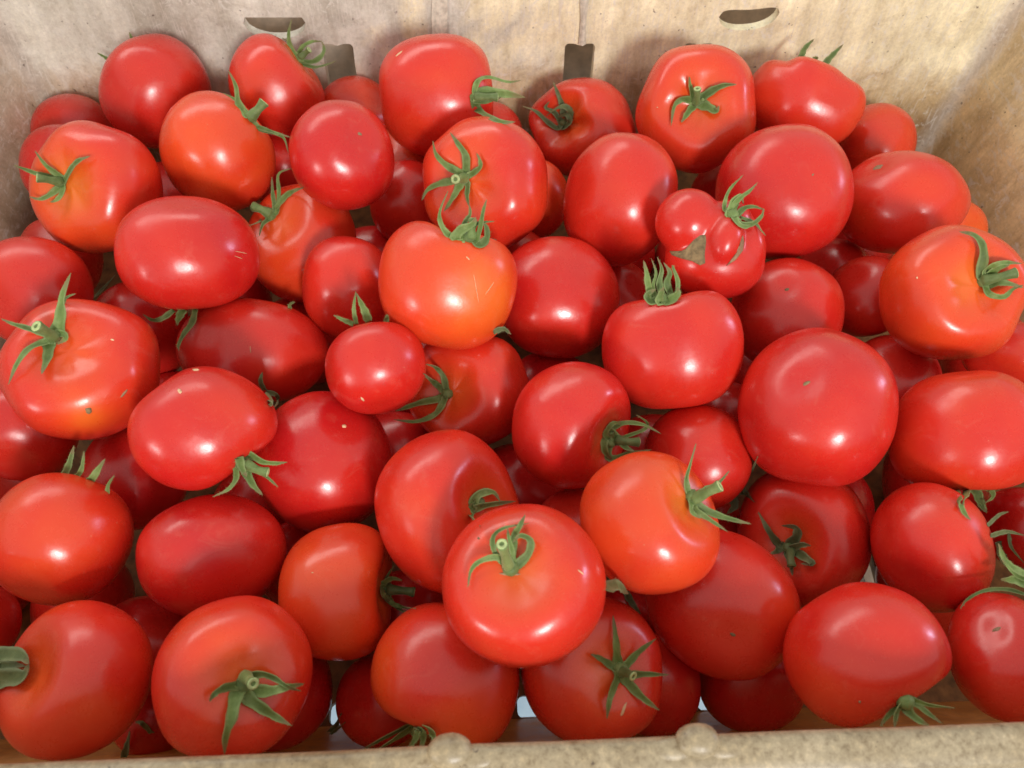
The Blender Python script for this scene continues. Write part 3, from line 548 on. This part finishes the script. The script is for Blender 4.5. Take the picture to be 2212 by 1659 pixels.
_L = '''1 dark pinkish red tomato leaning on the back wall with two sepal tips showing behind it
2 shadowed dark red tomato in the back left corner, behind the orange-shouldered one
3 bright red tomato at the back wall whose green calyx curls in front of a slot
4 round orange tomato at the upper left with pointed sepals on its right
5 orange-red tomato by the left wall with a long-stemmed star calyx on its orange shoulder
6 smooth crimson round tomato without calyx at the upper left, small dimple near its top right
7 dull red tomato at the back wall, mostly hidden between two big ones
8 big tall red tomato at the back wall with long sepals sticking out to its right
9 small red sliver of a tomato under the outstretched sepals at the back wall
10 large red tomato with a flat star calyx, behind the orange heart-shaped one
11 dull ribbed red tomato under the middle slot, with dark curled sepals in a deep hollow
12 red tomato at the back with a star calyx and upright stem facing the camera
13 wide lumpy red tomato at the back right with two sepal tips rising behind it
14 plain orange-red tomato near the back right corner, partly behind the lumpy one
15 large glossy red tomato at the upper right just behind the scarred twin-lobed one
16 broad red tomato near the right wall with a brown blossom dimple on top
17 small orange glimpse of a tomato against the right wall, behind the broad red one
18 tall plain red tomato with a faint crease, left of the scarred twin-lobed one
19 narrow strip of orange-red tomato squeezed between two larger ones below the middle slot
20 shaded red tomato behind the large star-calyx one, its left half showing
22 small misshapen twin-lobed tomato with brown corky scars and a curly green calyx
23 shaded orange-red tomato with a green stem, under the round orange one at the left
24 smooth oval red tomato lying sideways at the left, with faint scratches
25 pinkish red tomato cut by the left edge of the picture, above the large calyx-topped one
26 dark bit of tomato against the left wall under the orange-shouldered one
27 large orange-red tomato at the left edge with a star calyx and a small brown spot
28 dark red tomato deep between the oval one and the large left one
29 wide dark red oval tomato without calyx, right below the scratched oval one
30 dark bit of tomato with one pale sepal tip, below the shaded orange one
31 plain red tomato left of the heart-shaped orange one, behind the smallest round one
32 glossy orange heart-shaped tomato with a calyx in its top notch and fine scratches
33 round dark red tomato without calyx, right of the orange heart-shaped one
34 very dark hidden tomato below the tall plain red one
35 red heart-shaped tomato with upright closed sepals in its top notch
36 shaded red tomato with a slit-like blossom scar, below the scarred twin-lobed one
37 dark red tomato in shade left of the bright orange one at the right
38 dark hidden tomato below the large glossy one at the upper right
39 bright orange-red tomato at the right edge with a thick green calyx in a deep fold
40 bright pinkish red tomato at the right edge, wedged under the orange one
41 small dark red tomato behind the upper right of the biggest one
42 biggest red tomato, at the right, with a brown blossom scar near its top
43 wide orange-red tomato at the right edge with green sepals hanging from its bottom
44 smallest round red tomato, in front of three sepals at the middle left
45 red tomato right of the smallest one, with a dull green calyx on its left side
46 round red tomato in the middle with a curled green calyx at its lower right
47 dark red tomato below the red heart-shaped one, above the orange one with thick stem
48 red tomato with a pale speck on top and a ragged calyx at its lower right
49 large deep crimson tomato without calyx at the middle left
50 shaded red tomato at the left edge directly below the large calyx-topped one
51 dark crimson tomato deep behind the one with the pale speck
52 large dull orange-red tomato at the left edge with dark sepals rising behind it
53 plain deep red oval tomato at the lower left, above the star-calyx one by the rim
54 tall orange-red tomato below the middle, its hooded sepals tucked behind the frontmost one
55 frontmost large red tomato with a twisted calyx and brown stem scar
56 bright orange tomato with a thick cut stem and spiky sepals at its right
57 dark red tomato with a dull star calyx, lower right, below the biggest one
58 round red tomato without calyx at the lower right, under the hanging sepals
59 tilted oval deep red tomato with a small blossom scar near its bottom
60 wide red tomato by the near rim with sepals in its lower right notch
61 red tomato at the lower right corner with a small brown blossom dimple
62 kidney-shaped orange tomato at the lower left with its stem pointing right
63 large red tomato in the lower left corner with a thick green calyx
64 large red tomato by the near rim with a five-pointed calyx facing up
65 orange-bottomed red tomato by the near rim with its calyx pointing down
66 red tomato by the near rim with a six-pointed star calyx and a pale scratch
67 dark red tomato behind the right side of the six-pointed star calyx one
68 very dark red plain tomato by the near rim, under the tilted oval one
69 dark shaded tomato by the near rim under the kidney-shaped orange one
70 dark crimson tomato behind the right side of the five-pointed calyx one
71 dark tomato deep between the two large ones at the lower left
72 dark sliver of tomato at the left edge, above the lower left corner one
73 pinkish bit of tomato above the frontmost one, left of the bright orange one
74 tiny dark crimson glimpse of tomato right of the large deep crimson one
75 dark crimson glimpse of tomato under the round red one in the middle
76 dark glimpse of tomato between the red heart-shaped one and the biggest one
77 dark crimson glimpse of tomato under the biggest one
78 very dark crimson tomato with thin sepals at the right edge
79 dark glimpse of tomato below the round dark red one right of centre
80 dark red glimpse of tomato between the round orange one and the smooth crimson one
81 dark glimpse of tomato between the oval one and the round orange one
82 brownish orange glimpse of tomato below the big tall one at the back
84 dark glimpse of tomato right of the plain deep red oval one
85 dark glimpse of tomato between the kidney-shaped one and the tall orange-red one
86 dark tomato with sepals at the near rim, between the two large lower left ones
91 dark hidden tomato with dull sepals, under the bright orange one near the front'''
LABEL = {}
for line in _L.split('\n'):
    a_, b_ = line.split(' ', 1); LABEL[int(a_)] = (b_, None)

rnd = random.Random(7)
NTH, NPH = 44, 68
BVH = {}; ROOT = {}; INFO = {}
def hit(bvh, px, py):
    r = ray(px, py); L = r.length; h = bvh.ray_cast(CAM, r / L)
    return (h[3] / L, h[1]) if h[0] is not None else (None, None)
def frame(rot):
    a = math.radians(rot)
    return (math.cos(a) * CR - math.sin(a) * CU, -(math.sin(a) * CR + math.cos(a) * CU) * -1)
def build_fruit(row):
    num, cx, cy, rx, ry, rot, t = row
    sp = SPEC.get(num, {})
    if num < 200: rx *= 1.022; ry *= 1.022
    rr = random.Random(num * 13 + 5)
    ax = sp.get('axis')
    if ax is None:
        b = rr.uniform(0, 2 * math.pi); ax = (math.cos(b) * .7, math.sin(b) * .7, -.7)
    # local frame: x right, y down, z towards the viewer
    A = Vector(ax).normalized()
    B = A.orthogonal().normalized(); B = Matrix.Rotation(rr.uniform(0, 6.28), 3, A) @ B; C_ = A.cross(B)
    nl = sp.get('lobes', rr.choice((4, 5, 6))); la = sp.get('lobe', rr.uniform(.006, .016)); dim = sp.get('dimple', .20)
    q = sp.get('flat', .84); seed = Vector((num * 1.7, num * .31, 0))
    pts = []
    ph0 = rr.uniform(0, 6.28)
    dents = [(Vector(d[:3]).normalized(), d[3], d[4]) for d in sp.get('dents', ())]
    asym = rr.uniform(-.05, .05)
    for i in range(NTH + 1):
        th = math.pi * i / NTH
        for j in range(NPH if 0 < i < NTH else 1):
            ph = 2 * math.pi * j / NPH
            st, ct = math.sin(th), math.cos(th)
            rad = (st ** .84 if st > 0 else 0) * (1 + .05 * ct)
            wv = math.cos(nl * ph + ph0) * .7 + .3 * math.cos((nl + 2) * ph + 2 * ph0 + 1)
            lob = la * wv * (st ** .7 if st > 0 else 0) * (1.25 if ct > 0 else .7)
            rad *= 1 + lob
            z = q * math.copysign(abs(ct) ** .92, ct)
            z -= dim * math.exp(-(th / .42) ** 2) * (1 + 1.2 * la * 8 * wv * min(1, th / .5) * .5)
            z += .030 * math.exp(-((math.pi - th) / .34) ** 2) + sp.get('tip', .012) * math.exp(-((math.pi - th) / .15) ** 2)
            d = B * (rad * math.cos(ph)) + C_ * (rad * math.sin(ph)) + A * z
            nn = 1 + .030 * noise.noise(d * .9 + seed) + .012 * noise.noise(d * 1.9 + seed * 2)
            d = d * nn
            dn = d.normalized()
            for nx, ny, am, sg in sp.get('notch', ()):
                hr = math.hypot(d.x, d.y)
                if hr > 1e-5:
                    dphi = math.acos(max(-1, min(1, (d.x * nx + d.y * ny) / hr / math.hypot(nx, ny))))
                    kf = am * math.exp(-(dphi / sg) ** 2) * min(1, hr) ** 2
                    d = Vector((d.x * (1 - kf), d.y * (1 - kf), d.z))
            for dd, am, sg in dents:
                an = dn.angle(dd); d = d + dd * (am * math.exp(-(an / sg) ** 2))
            pts.append((d, th))
    a = math.radians(rot)
    # rotate into the tilted outline frame (x along tilted long axis)
    ca, sa = math.cos(a), math.sin(a)
    P = [(d.x * ca + d.y * sa, -d.x * sa + d.y * ca, d.z) for d, th in pts]
    lo = [min(p[k] for p in P) for k in range(3)]; hi = [max(p[k] for p in P) for k in range(3)]
    cz = min(rx, ry) * .97 if 'deep' not in sp else sp['deep']
    tg = (rx, ry, cz)
    Q = []
    for p in P:
        e = [(p[k] - (lo[k] + hi[k]) / 2) / ((hi[k] - lo[k]) / 2) for k in range(3)]
        l2 = math.sqrt(e[0] ** 2 + e[1] ** 2 + e[2] ** 2); lp = (abs(e[0]) ** 2.1 + abs(e[1]) ** 2.1 + abs(e[2]) ** 2.1) ** (1 / 2.1)
        e = [e[k] * l2 / max(lp, 1e-6) * tg[k] for k in range(3)]
        Q.append((e[0] * ca - e[1] * sa, e[0] * sa + e[1] * ca, e[2]))
    s = t / FPX
    c0 = at(cx, cy, t)
    # turn the fruit towards the viewer's line of sight, then fit its outline
    ZZ = -ray(cx, cy).normalized(); XX = (CR - ZZ * CR.dot(ZZ)).normalized(); YY = ZZ.cross(XX)
    fx_, fy_, ox, oy = 1, 1, 0, 0
    for _ in range(4):
        cc = at(cx + ox, cy + oy, t); V = []
        for x, y, z in Q:
            e0, e1 = (x * ca + y * sa) * fx_, (-x * sa + y * ca) * fy_
            V.append(cc + XX * ((e0 * ca - e1 * sa) * s) - YY * ((e0 * sa + e1 * ca) * s) + ZZ * (z * s))
        U = []
        for v in V:
            d = v - CAM; zf = d.dot(CF); px, py = FPX * d.dot(CR) / zf - (cx - 1106), -FPX * d.dot(CU) / zf - (cy - 829.5)
            U.append((px * ca + py * sa, -px * sa + py * ca))
        x0, x1 = min(u[0] for u in U), max(u[0] for u in U); y0, y1 = min(u[1] for u in U), max(u[1] for u in U)
        fx_ *= 2 * rx / (x1 - x0); fy_ *= 2 * ry / (y1 - y0)
        mx, my = (x0 + x1) / 2, (y0 + y1) / 2; ox -= mx * ca - my * sa; oy -= mx * sa + my * ca
    fs = []
    def idx(i, j):
        if i == 0: return 0
        if i == NTH: return 1 + (NTH - 1) * NPH
        return 1 + (i - 1) * NPH + j % NPH
    for i in range(NTH):
        for j in range(NPH):
            if i == 0: f = (0, idx(1, j), idx(1, j + 1))
            elif i == NTH - 1: f = (idx(i, j), idx(NTH, 0), idx(i, j + 1))
            else: f = (idx(i, j), idx(i + 1, j), idx(i + 1, j + 1), idx(i, j + 1))
            fs.append(f[::-1])
    me_pole, me_bot = V[0], V[-1]
    return V, fs, [th for _, th in pts], c0, me_pole, me_bot

def ripeness(num, V, ths, c0, r):
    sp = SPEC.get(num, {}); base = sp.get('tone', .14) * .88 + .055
    out = []
    pat = [(at(px, py, INFO[num]['t'] - r / 1.0 * .6), rad * INFO[num]['t'] / FPX, am) for px, py, rad, am in sp.get('patch', ())]
    sd = Vector((num * 3.1, 1, num * .7))
    A_ = (INFO[num]['pole'] - INFO[num]['bot']).normalized(); B_ = A_.orthogonal().normalized(); C2 = A_.cross(B_)
    for v, th in zip(V, ths):
        dv = v - c0; ph_ = math.atan2(dv.dot(C2), dv.dot(B_))
        k = base + .07 * noise.noise(Vector((math.cos(ph_) * 3.2, math.sin(ph_) * 3.2, th * .5 + num))) * math.sin(th)
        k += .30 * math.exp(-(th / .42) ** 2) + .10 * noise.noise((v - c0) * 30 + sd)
        for p, rad, am in pat: k += am * math.exp(-((v - p).length / (rad * 1.4)) ** 2)
        out.append(min(1, max(0, k)))
    return out
def set_ripe(me, vals):
    at_ = me.attributes.new('ripe', 'FLOAT', 'POINT'); at_.data.foreach_set('value', vals)

allv = []; allf = []
for row in FRUIT:
    num, cx, cy, rx, ry, rot, t = row
    s = t / FPX; r = (rx + ry) / 2 * s
    INFO[num] = dict(t=t, r=r, c=at(cx, cy, t))
    lab, grp = LABEL[num]
    root = thing('tomato', at(cx, cy, t) - Vector((0, 0, r)), lab, 'tomato', 'tomatoes heaped in the crate')
    ROOT[num] = root
    if num == 22:
        # cat-faced fruit: three swollen lobes grown together
        vs = []; fs = []
        for (px, py, dz, ex, ey, ez, ro) in ((1543, 563, .20, 109, 85, 84, 8), (1487, 480, .0, 72, 72, 68, 0), (1562, 522, -.36, 41, 57, 50, 15), (1572, 478, .0, 52, 46, 52, 0), (1532, 494, .04, 62, 54, 62, 20), (1608, 530, .12, 42, 70, 64, -12)):
            b0 = len(vs); a = math.radians(ro)
            for i in range(25):
                th = math.pi * i / 24
                for j in range(36):
                    ph = 2 * math.pi * j / 36
                    x, y, z = ex * math.sin(th) * math.cos(ph), ey * math.sin(th) * math.sin(ph), ez * math.cos(th)
                    x, y = x * math.cos(a) - y * math.sin(a), x * math.sin(a) + y * math.cos(a)
                    vs.append(at(px, py, t + dz * r) + CR * (x * s) - CU * (y * s) - CF * (z * s))
            for i in range(24):
                for j in range(36): fs.append((b0 + i * 36 + j, b0 + (i + 1) * 36 + j, b0 + (i + 1) * 36 + (j + 1) % 36, b0 + i * 36 + (j + 1) % 36)[::-1])
        o = newmesh('fruit', vs, fs, M_SKIN, root)
        md = o.modifiers.new('r', 'REMESH'); md.mode = 'VOXEL'; md.voxel_size = .0009
        m2 = o.modifiers.new('s', 'SMOOTH'); m2.iterations = 34; m2.factor = .6
        dg = bpy.context.evaluated_depsgraph_get(); me = bpy.data.meshes.new_from_object(o.evaluated_get(dg)); o.modifiers.clear(); o.data = me
        me.name = 'fruit'; me.polygons.foreach_set('use_smooth', [True] * len(me.polygons))
        V = [v.co.copy() for v in me.vertices]
        if len(me.materials) == 0: me.materials.append(M_SKIN)
        set_ripe(me, [min(1, max(0, .12 + .1 * noise.noise(v * 40))) for v in V])
        INFO[num]['pole'] = at(1590, 450, t); INFO[num]['bot'] = at(1500, 535, t)
        b0 = len(allv); allv += V; allf += [tuple(b0 + i for i in p.vertices) for p in me.polygons]
        BVH[num] = BVHTree.FromPolygons(V, [tuple(p.vertices) for p in me.polygons])
        continue
    V, fs, ths, c0, pole, bot = build_fruit(row)
    INFO[num]['pole'] = pole; INFO[num]['bot'] = bot
    o = newmesh('fruit', V, fs, M_SKIN, root)
    set_ripe(o.data, ripeness(num, V, ths, c0, r))
    BVH[num] = BVHTree.FromPolygons(V, fs)
    b0 = len(allv); allv += V; allf += [tuple(b0 + i for i in f) for f in fs]
# the bottom layer, glimpsed in the gaps
fr = random.Random(3); done = [(INFO[n_]['c'], INFO[n_]['r']) for n_ in INFO]; fill = 0
USED = set()
NICK = {6: 'smooth crimson round one', 22: 'scarred twin-lobed one', 32: 'orange heart-shaped one', 35: 'red heart-shaped one', 42: 'biggest tomato', 44: 'smallest round tomato',
        55: 'frontmost large one', 56: 'orange one with thick stem', 62: 'kidney-shaped orange one', 66: 'six-pointed calyx one', 64: 'five-pointed calyx one', 4: 'round orange one',
        5: 'orange-shouldered one', 24: 'smooth scratched oval one', 27: 'brown-spotted one', 48: 'pale-specked one', 49: 'large deep crimson one', 10: 'flat star calyx one',
        15: 'large glossy one', 18: 'tall creased one', 54: 'tall orange-red one', 60: 'wide notched one', 59: 'tilted oval one', 63: 'lower left corner one', 53: 'deep red oval one',
        8: 'big tall back one', 12: 'upright-stemmed one', 39: 'orange-red right edge one', 57: 'dull star calyx one', 13: 'wide lumpy one'}
BM0 = BVHTree.FromPolygons(allv, allf)
for gz in (.033, .055, .075):
    for gy in range(14):
        for gx in range(22):
            p = Vector((XL + .03 + gx * .0295, .03 + gy * .029, gz)) + Vector((fr.uniform(-.006, .006), fr.uniform(-.006, .006), 0))
            if p.x > XR - .03 or p.y > YB - .03 or p.y < .045: continue
            room = min((p - c_).length - r_ * .94 for c_, r_ in done)
            rr_ = min(room, .034, p.z)
            if rr_ < .026: continue
            d_ = p - CAM; zf = d_.dot(CF); qx, qy = 1106 + FPX * d_.dot(CR) / zf, 829.5 - FPX * d_.dot(CU) / zf
            if not (-150 < qx < 2360 and qy < 1640): continue
            vis = 0; rp = rr_ / zf * FPX
            for k_ in range(17):
                a_ = k_ * 2.4; q_ = .95 * (k_ / 16) ** .5 * rp; x_, y_ = qx + q_ * math.cos(a_), qy + q_ * math.sin(a_)
                h_ = hit(BM0, x_, y_)[0]
                if (h_ is None or h_ > zf) and 0 < x_ < 2212 and 0 < y_ < 1630: vis += 1
            if vis > 4 or vis == 0: continue
            fill += 1; num = 200 + fill
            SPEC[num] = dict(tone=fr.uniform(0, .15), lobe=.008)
            INFO[num] = dict(t=zf, r=rr_, c=p)
            V, fs, ths, c0, pole, bot = build_fruit((num, qx, qy, rr_ / zf * FPX, rr_ / zf * FPX, 0, zf))
            best = None
            for n_, nick in NICK.items():
                rw = next(r_ for r_ in FRUIT if r_[0] == n_); ddx, ddy = qx - rw[1], qy - rw[2]
                wd_ = ('left of' if ddx < 0 else 'right of') if abs(ddx) > abs(ddy) else ('above' if ddy < 0 else 'below')
                if (n_, wd_) in USED: continue
                if best is None or math.hypot(ddx, ddy) < best[0]: best = (math.hypot(ddx, ddy), n_, wd_)
            USED.add(best[1:])
            INFO[num]['pole'] = pole; INFO[num]['bot'] = bot
            root = thing('tomato', p - Vector((0, 0, rr_)), 'dark low tomato in the gap %s the %s' % (best[2], NICK[best[1]]), 'tomato', 'tomatoes low in the heap')
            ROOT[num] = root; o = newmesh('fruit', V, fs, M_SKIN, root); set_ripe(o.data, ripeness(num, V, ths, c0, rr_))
            BVH[num] = BVHTree.FromPolygons(V, fs); b0 = len(allv); allv += V; allf += [tuple(b0 + i for i in f) for f in fs]
            done.append((p, rr_))
print('fillers', fill)
BALL = BVHTree.FromPolygons(allv, allf)

def ribbon(name, pts, wid, mat, parent, normal, cup=.25, seed=0, tip=.06, curl=0):
    """a pointed leaf blade following pts with real thickness and a raised midrib"""
    n = 18; P = catmull(pts, n); vs = []; fs = []
    rr = random.Random(seed)
    W = [(-1, .32), (-.55, .05), (0, -.18), (.55, .05), (1, .32)]
    tw0 = rr.uniform(-.35, .35); ph = rr.uniform(0, 6)
    for side in (0, 1):
        for k, p in enumerate(P):
            s = k / n
            tg = (P[min(n, k + 1)] - P[max(0, k - 1)]); tg = tg.normalized() if tg.length > 1e-9 else Vector((1, 0, 0))
            nn = (normal[k] if isinstance(normal, list) else normal); nn = (nn - tg * nn.dot(tg)); nn = nn.normalized() if nn.length > 1e-6 else tg.orthogonal().normalized()
            wd = tg.cross(nn)
            tw = tw0 * s * 2 + .25 * math.sin(s * 7 + ph)
            wd2 = wd * math.cos(tw) + nn * math.sin(tw); n2 = nn * math.cos(tw) - wd * math.sin(tw)
            prof = (.72 + .28 * math.sin(min(1, s / .35) * math.pi / 2)) * (1 - s) ** .62 + tip * (1 - s)
            wv = 1 + .10 * math.sin(s * 23 + ph * 3)
            h = wid * prof * .5 * wv
            for a, c in W:
                off = -.00017 if side else .00017
                vs.append(p + wd2 * (a * h) + n2 * (c * cup * 2.0 * h + off))
    m = 5; N = (n + 1) * m
    for k in range(n):
        for j in range(m - 1):
            a = k * m + j
            fs.append((a, a + 1, a + m + 1, a + m)); fs.append((N + a, N + a + m, N + a + m + 1, N + a + 1))
        for j in (0, m - 1):
            a = k * m + j; fs.append((a, a + m, N + a + m, N + a))
    for j in range(m - 1): fs.append((j, N + j, N + j + 1, j + 1)); fs.append((n * m + j, n * m + j + 1, N + n * m + j + 1, N + n * m + j))
    na = [0.0] * len(vs); nc = [0.0] * len(vs)
    for side in (0, 1):
        for k in range(n + 1):
            for j in range(m): na[side * N + k * m + j] = k / n; nc[side * N + k * m + j] = abs(W[j][0])
    # short pale hairs on both edges
    for k in range(1, n):
        for j, sg in ((0, -1), (4, 1)):
            for rep in (0, 1):
                if rr.random() < .35: continue
                a = Vector(vs[k * m + j]); b = Vector(vs[(k + 1) * m + j]); f_ = rr.random(); c_ = a.lerp(b, f_)
                out = (Vector(vs[k * m + j]) - Vector(vs[k * m + 2])); out = out.normalized() if out.length > 1e-7 else Vector((0, 0, 1))
                tgd = (b - a).normalized() if (b - a).length > 1e-7 else out
                tip_ = c_ + (out + tgd * rr.uniform(-.3, .8) + Vector((rr.uniform(-.5, .5), rr.uniform(-.5, .5), rr.uniform(-.2, .6)))).normalized() * rr.uniform(.0004, .0011)
                q0 = len(vs); vs += [c_ - tgd * .00005, c_ + tgd * .00005, tip_]; fs.append((q0, q0 + 1, q0 + 2)); na += [.3] * 3; nc += [1.0] * 3
    o = newmesh(name, vs, fs, mat, parent)
    at1 = o.data.attributes.new('along', 'FLOAT', 'POINT'); at1.data.foreach_set('value', na)
    at2 = o.data.attributes.new('across', 'FLOAT', 'POINT'); at2.data.foreach_set('value', nc)
    return o
def tube(name, P, radii, mat, parent, capmat=None, n=12):
    vs = []; fs = []
    m = len(P); ref = None
    for k, p in enumerate(P):
        tg = (P[min(m - 1, k + 1)] - P[max(0, k - 1)]).normalized()
        a = tg.orthogonal().normalized() if ref is None else (ref - tg * ref.dot(tg)).normalized(); ref = a; b = tg.cross(a)
        for j in range(n):
            x = 2 * math.pi * j / n; rr = radii[k] * (1 + .07 * math.cos(5 * x))
            vs.append(p + a * (rr * math.cos(x)) + b * (rr * math.sin(x)))
    for k in range(m - 1):
        for j in range(n): fs.append((k * n + j, k * n + (j + 1) % n, (k + 1) * n + (j + 1) % n, (k + 1) * n + j))
    fs.append(tuple(range(n - 1, -1, -1))); fs.append(tuple((m - 1) * n + j for j in range(n)))
    o = newmesh(name, vs, fs, mat, parent)
    return o
def disc(name, c, nrm, r, mat, parent, h=.0003, hole=0.0, n=16):
    a = nrm.orthogonal().normalized(); b = nrm.cross(a); vs = []; fs = []
    rings = ((r, -h), (r, h * .6), (r * .82, h), (max(hole, r * .12), h * (1 if not hole else 1)), (hole * .9 + 1e-5, -h))
    for rr, z in rings:
        for j in range(n):
            x = 2 * math.pi * j / n; vs.append(c + a * (rr * math.cos(x)) + b * (rr * math.sin(x)) + nrm * z)
    for k in range(len(rings) - 1):
        for j in range(n): fs.append((k * n + j, k * n + (j + 1) % n, (k + 1) * n + (j + 1) % n, (k + 1) * n + j))
    return newmesh(name, vs, fs, mat, parent)

def own_or_all(num, px, py):
    return hit(BVH[num], px, py)
def add_calyx(num, sp):
    reg, bx, by = sp['base']; dry = sp.get('dry', False); hid = sp.get('hid', False)
    root = ROOT[num]; t = INFO[num]['t']; s = t / FPX; r = INFO[num]['r']
    gm = M_DRY if dry else M_GREEN
    B2 = zp(reg, (bx, by))
    tb, nb = hit(BVH[num], *B2)
    if tb is None: tb = t - r * .1; nb = (at(*B2, tb) - INFO[num]['c']).normalized()
    if sp.get('sil'): tb = max(tb, t - r * .35) if tb < t else tb
    ta, na = hit(BALL, *B2)
    depth = sp.get('depth', 0) * s
    bp = at(*B2, tb + depth) + nb * .0006
    if hid: tb = t
    if not hid and not sp.get('noblob'):
        cal = blob('calyx', bp, .0033, .0033, .0026, M_STEM if not dry else M_DRY, root, num, .25, (8, 12))
    else: cal = root
    view = -CF
    for q, item in enumerate(sp['sepals']):
        wpx, pl = item[0], item[1:]
        wid = wpx / 3 * s
        P = []; last = tb + depth
        for k, z in enumerate(pl):
            x, y = zp(reg, z); f = k / (len(pl) - 1)
            th, nh = hit(BVH[num], x, y)
            lift = (.0012 + .0035 * math.sin(math.pi * f * .8) * (.5 + rnd.random())) * sp.get('lift', 1)
            if th is not None and not hid: want = th - lift
            else: want = last - .0015 * (k > 0)
            if th is not None and not hid: want = min(want, th - .0008)
            al = hit(BALL, x, y)[0] if not hid else min([h_ for h_ in (hit(b_, x, y)[0] for k_, b_ in BVH.items() if k_ != num) if h_] or [None], key=lambda v_: v_ or 9)
            if al is not None and al < want + .0008: want = al - .0010 - .0008 * f
            # never jump more than the step allows, so the blade stays a smooth curve
            if k and want > last + .012: want = last + .012
            P.append(at(x, y, want)); last = want
        if not hid and not sp.get('noblob'): P = [bp.lerp(P[0], .35) - CF * .0008] + P
        nm = (nb * .55 + view * .75).normalized()
        nmlist = [nm.lerp(view, .5 * k / 18).normalized() for k in range(19)]
        ribbon('sepal', P, max(wid * 1.03, .0014), gm, cal, nmlist, seed=num * 31 + q)
    if 'stem' in sp:
        (sx, sy), (tx, ty), wpx, up = sp['stem']
        a = at(*zp(reg, (sx, sy)), min(tb, (hit(BALL, *zp(reg, (sx, sy)))[0] or 9)) - .001)
        tz, _ = hit(BALL, *zp(reg, (tx, ty)))
        te_ = min(tb, tz if tz else 9) - up
        e = at(*zp(reg, (tx, ty)), te_)
        mid = a.lerp(e, .5) + (nb * .0015)
        rad = wpx / 3 * s / 2
        P = catmull([a, mid, e], 9)
        st = tube('stem', P, [rad * (1.25 - .5 * min(1, k / 4) + .35 * (k / 9) ** 3) for k in range(10)], M_STEM if not dry else M_DRY, root)
        d = (P[-1] - P[-3]).normalized()
        disc('cut_end', P[-1] + d * .0001, d, rad * .98, M_CUT if not dry else M_STEM, st, .0003, rad * .45)
        disc('pith', P[-1] - d * .0001, d, rad * .40, M_PITH, st, .0002)
for num, sp in CALYX.items():
    for part in (sp if isinstance(sp, list) else [sp]): add_calyx(num, part)
# thin brown marks lying on the skin
def mark(num, px, py, a, b, rot, mat, name='blemish', seed=0):
    if name == 'blossom_scar':
        d = INFO[num]['bot'] - CAM; zf = d.dot(CF)
        qx, qy = 1106 + FPX * d.dot(CR) / zf, 829.5 - FPX * d.dot(CU) / zf
        if math.hypot(qx - px, qy - py) < 60: px, py = qx, qy
    n = 16; rr = random.Random(seed + int(px)); vs = []; fs = []
    s = INFO[num]['t'] / FPX
    tc, nc = hit(BVH[num], px, py)
    if tc is None: return
    for ring, (f, h) in enumerate(((1, -.00015), (.8, .0003), (.4, .00045))):
        for j in range(n):
            x = 2 * math.pi * j / n; w_ = 1 + .35 * noise.noise(Vector((math.cos(x) * 1.6, math.sin(x) * 1.6, px)))
            u, v = a * f * w_ * math.cos(x), b * f * w_ * math.sin(x); c, s_ = math.cos(math.radians(rot)), math.sin(math.radians(rot))
            qx, qy = px + u * c - v * s_, py + u * s_ + v * c
            th, nh = hit(BVH[num], qx, qy)
            if th is None: th, nh = tc, nc
            vs.append(at(qx, qy, th) + nh * h)
    vs.append(at(px, py, tc) + nc * .0005)
    for k in range(2):
        for j in range(n): fs.append((k * n + j, k * n + (j + 1) % n, (k + 1) * n + (j + 1) % n, (k + 1) * n + j))
    for j in range(n): fs.append((2 * n + j, 2 * n + (j + 1) % n, 3 * n))
    newmesh(name, vs, fs, mat, ROOT[num])
MT = {'scar': M_SCAR, 'cork': M_CORK, 'pale': M_PALE}
def mark_poly(num, zpts, mat, name):
    P = [(1360 + x * .1983, 351 + y * .1983) for x, y in zpts]; P2 = []
    for i in range(len(P)):
        for k in range(3): P2.append((P[i][0] + (P[(i + 1) % len(P)][0] - P[i][0]) * k / 3, P[i][1] + (P[(i + 1) % len(P)][1] - P[i][1]) * k / 3))
    cx, cy = sum(p[0] for p in P2) / len(P2), sum(p[1] for p in P2) / len(P2); n = len(P2); vs = []; fs = []
    for f, h in ((1, -.0003), (.95, .0004), (.75, .0003), (.5, .0002), (.25, .0002)):
        for x, y in P2:
            qx, qy = cx + (x - cx) * f, cy + (y - cy) * f; th, nh = hit(BVH[num], qx, qy)
            vs.append(at(qx, qy, th or INFO[num]['t']) + (nh or -CF) * h)
    for k in range(4):
        for j in range(n): fs.append((k * n + j, k * n + (j + 1) % n, (k + 1) * n + (j + 1) % n, (k + 1) * n + j))
    fs.append(tuple(4 * n + j for j in range(n)))
    newmesh(name, vs, fs, mat, ROOT[num])
mark_poly(22, [(428, 965), (520, 985), (605, 945), (700, 840), (770, 790), (830, 782), (838, 850), (822, 1000), (828, 1100), (770, 1125), (680, 1078), (560, 1048), (455, 1010)], M_CORK, 'corky_scar')
mark_poly(22, [(1232, 790), (1247, 860), (1232, 960), (1150, 1065), (1045, 1135), (1100, 1075), (1165, 980), (1198, 890)], M_SCAR, 'corky_scar')
for num, px, py, a, b, rot, m_, nm in MARKS: mark(num, px, py, a, b, rot, MT[m_], nm)
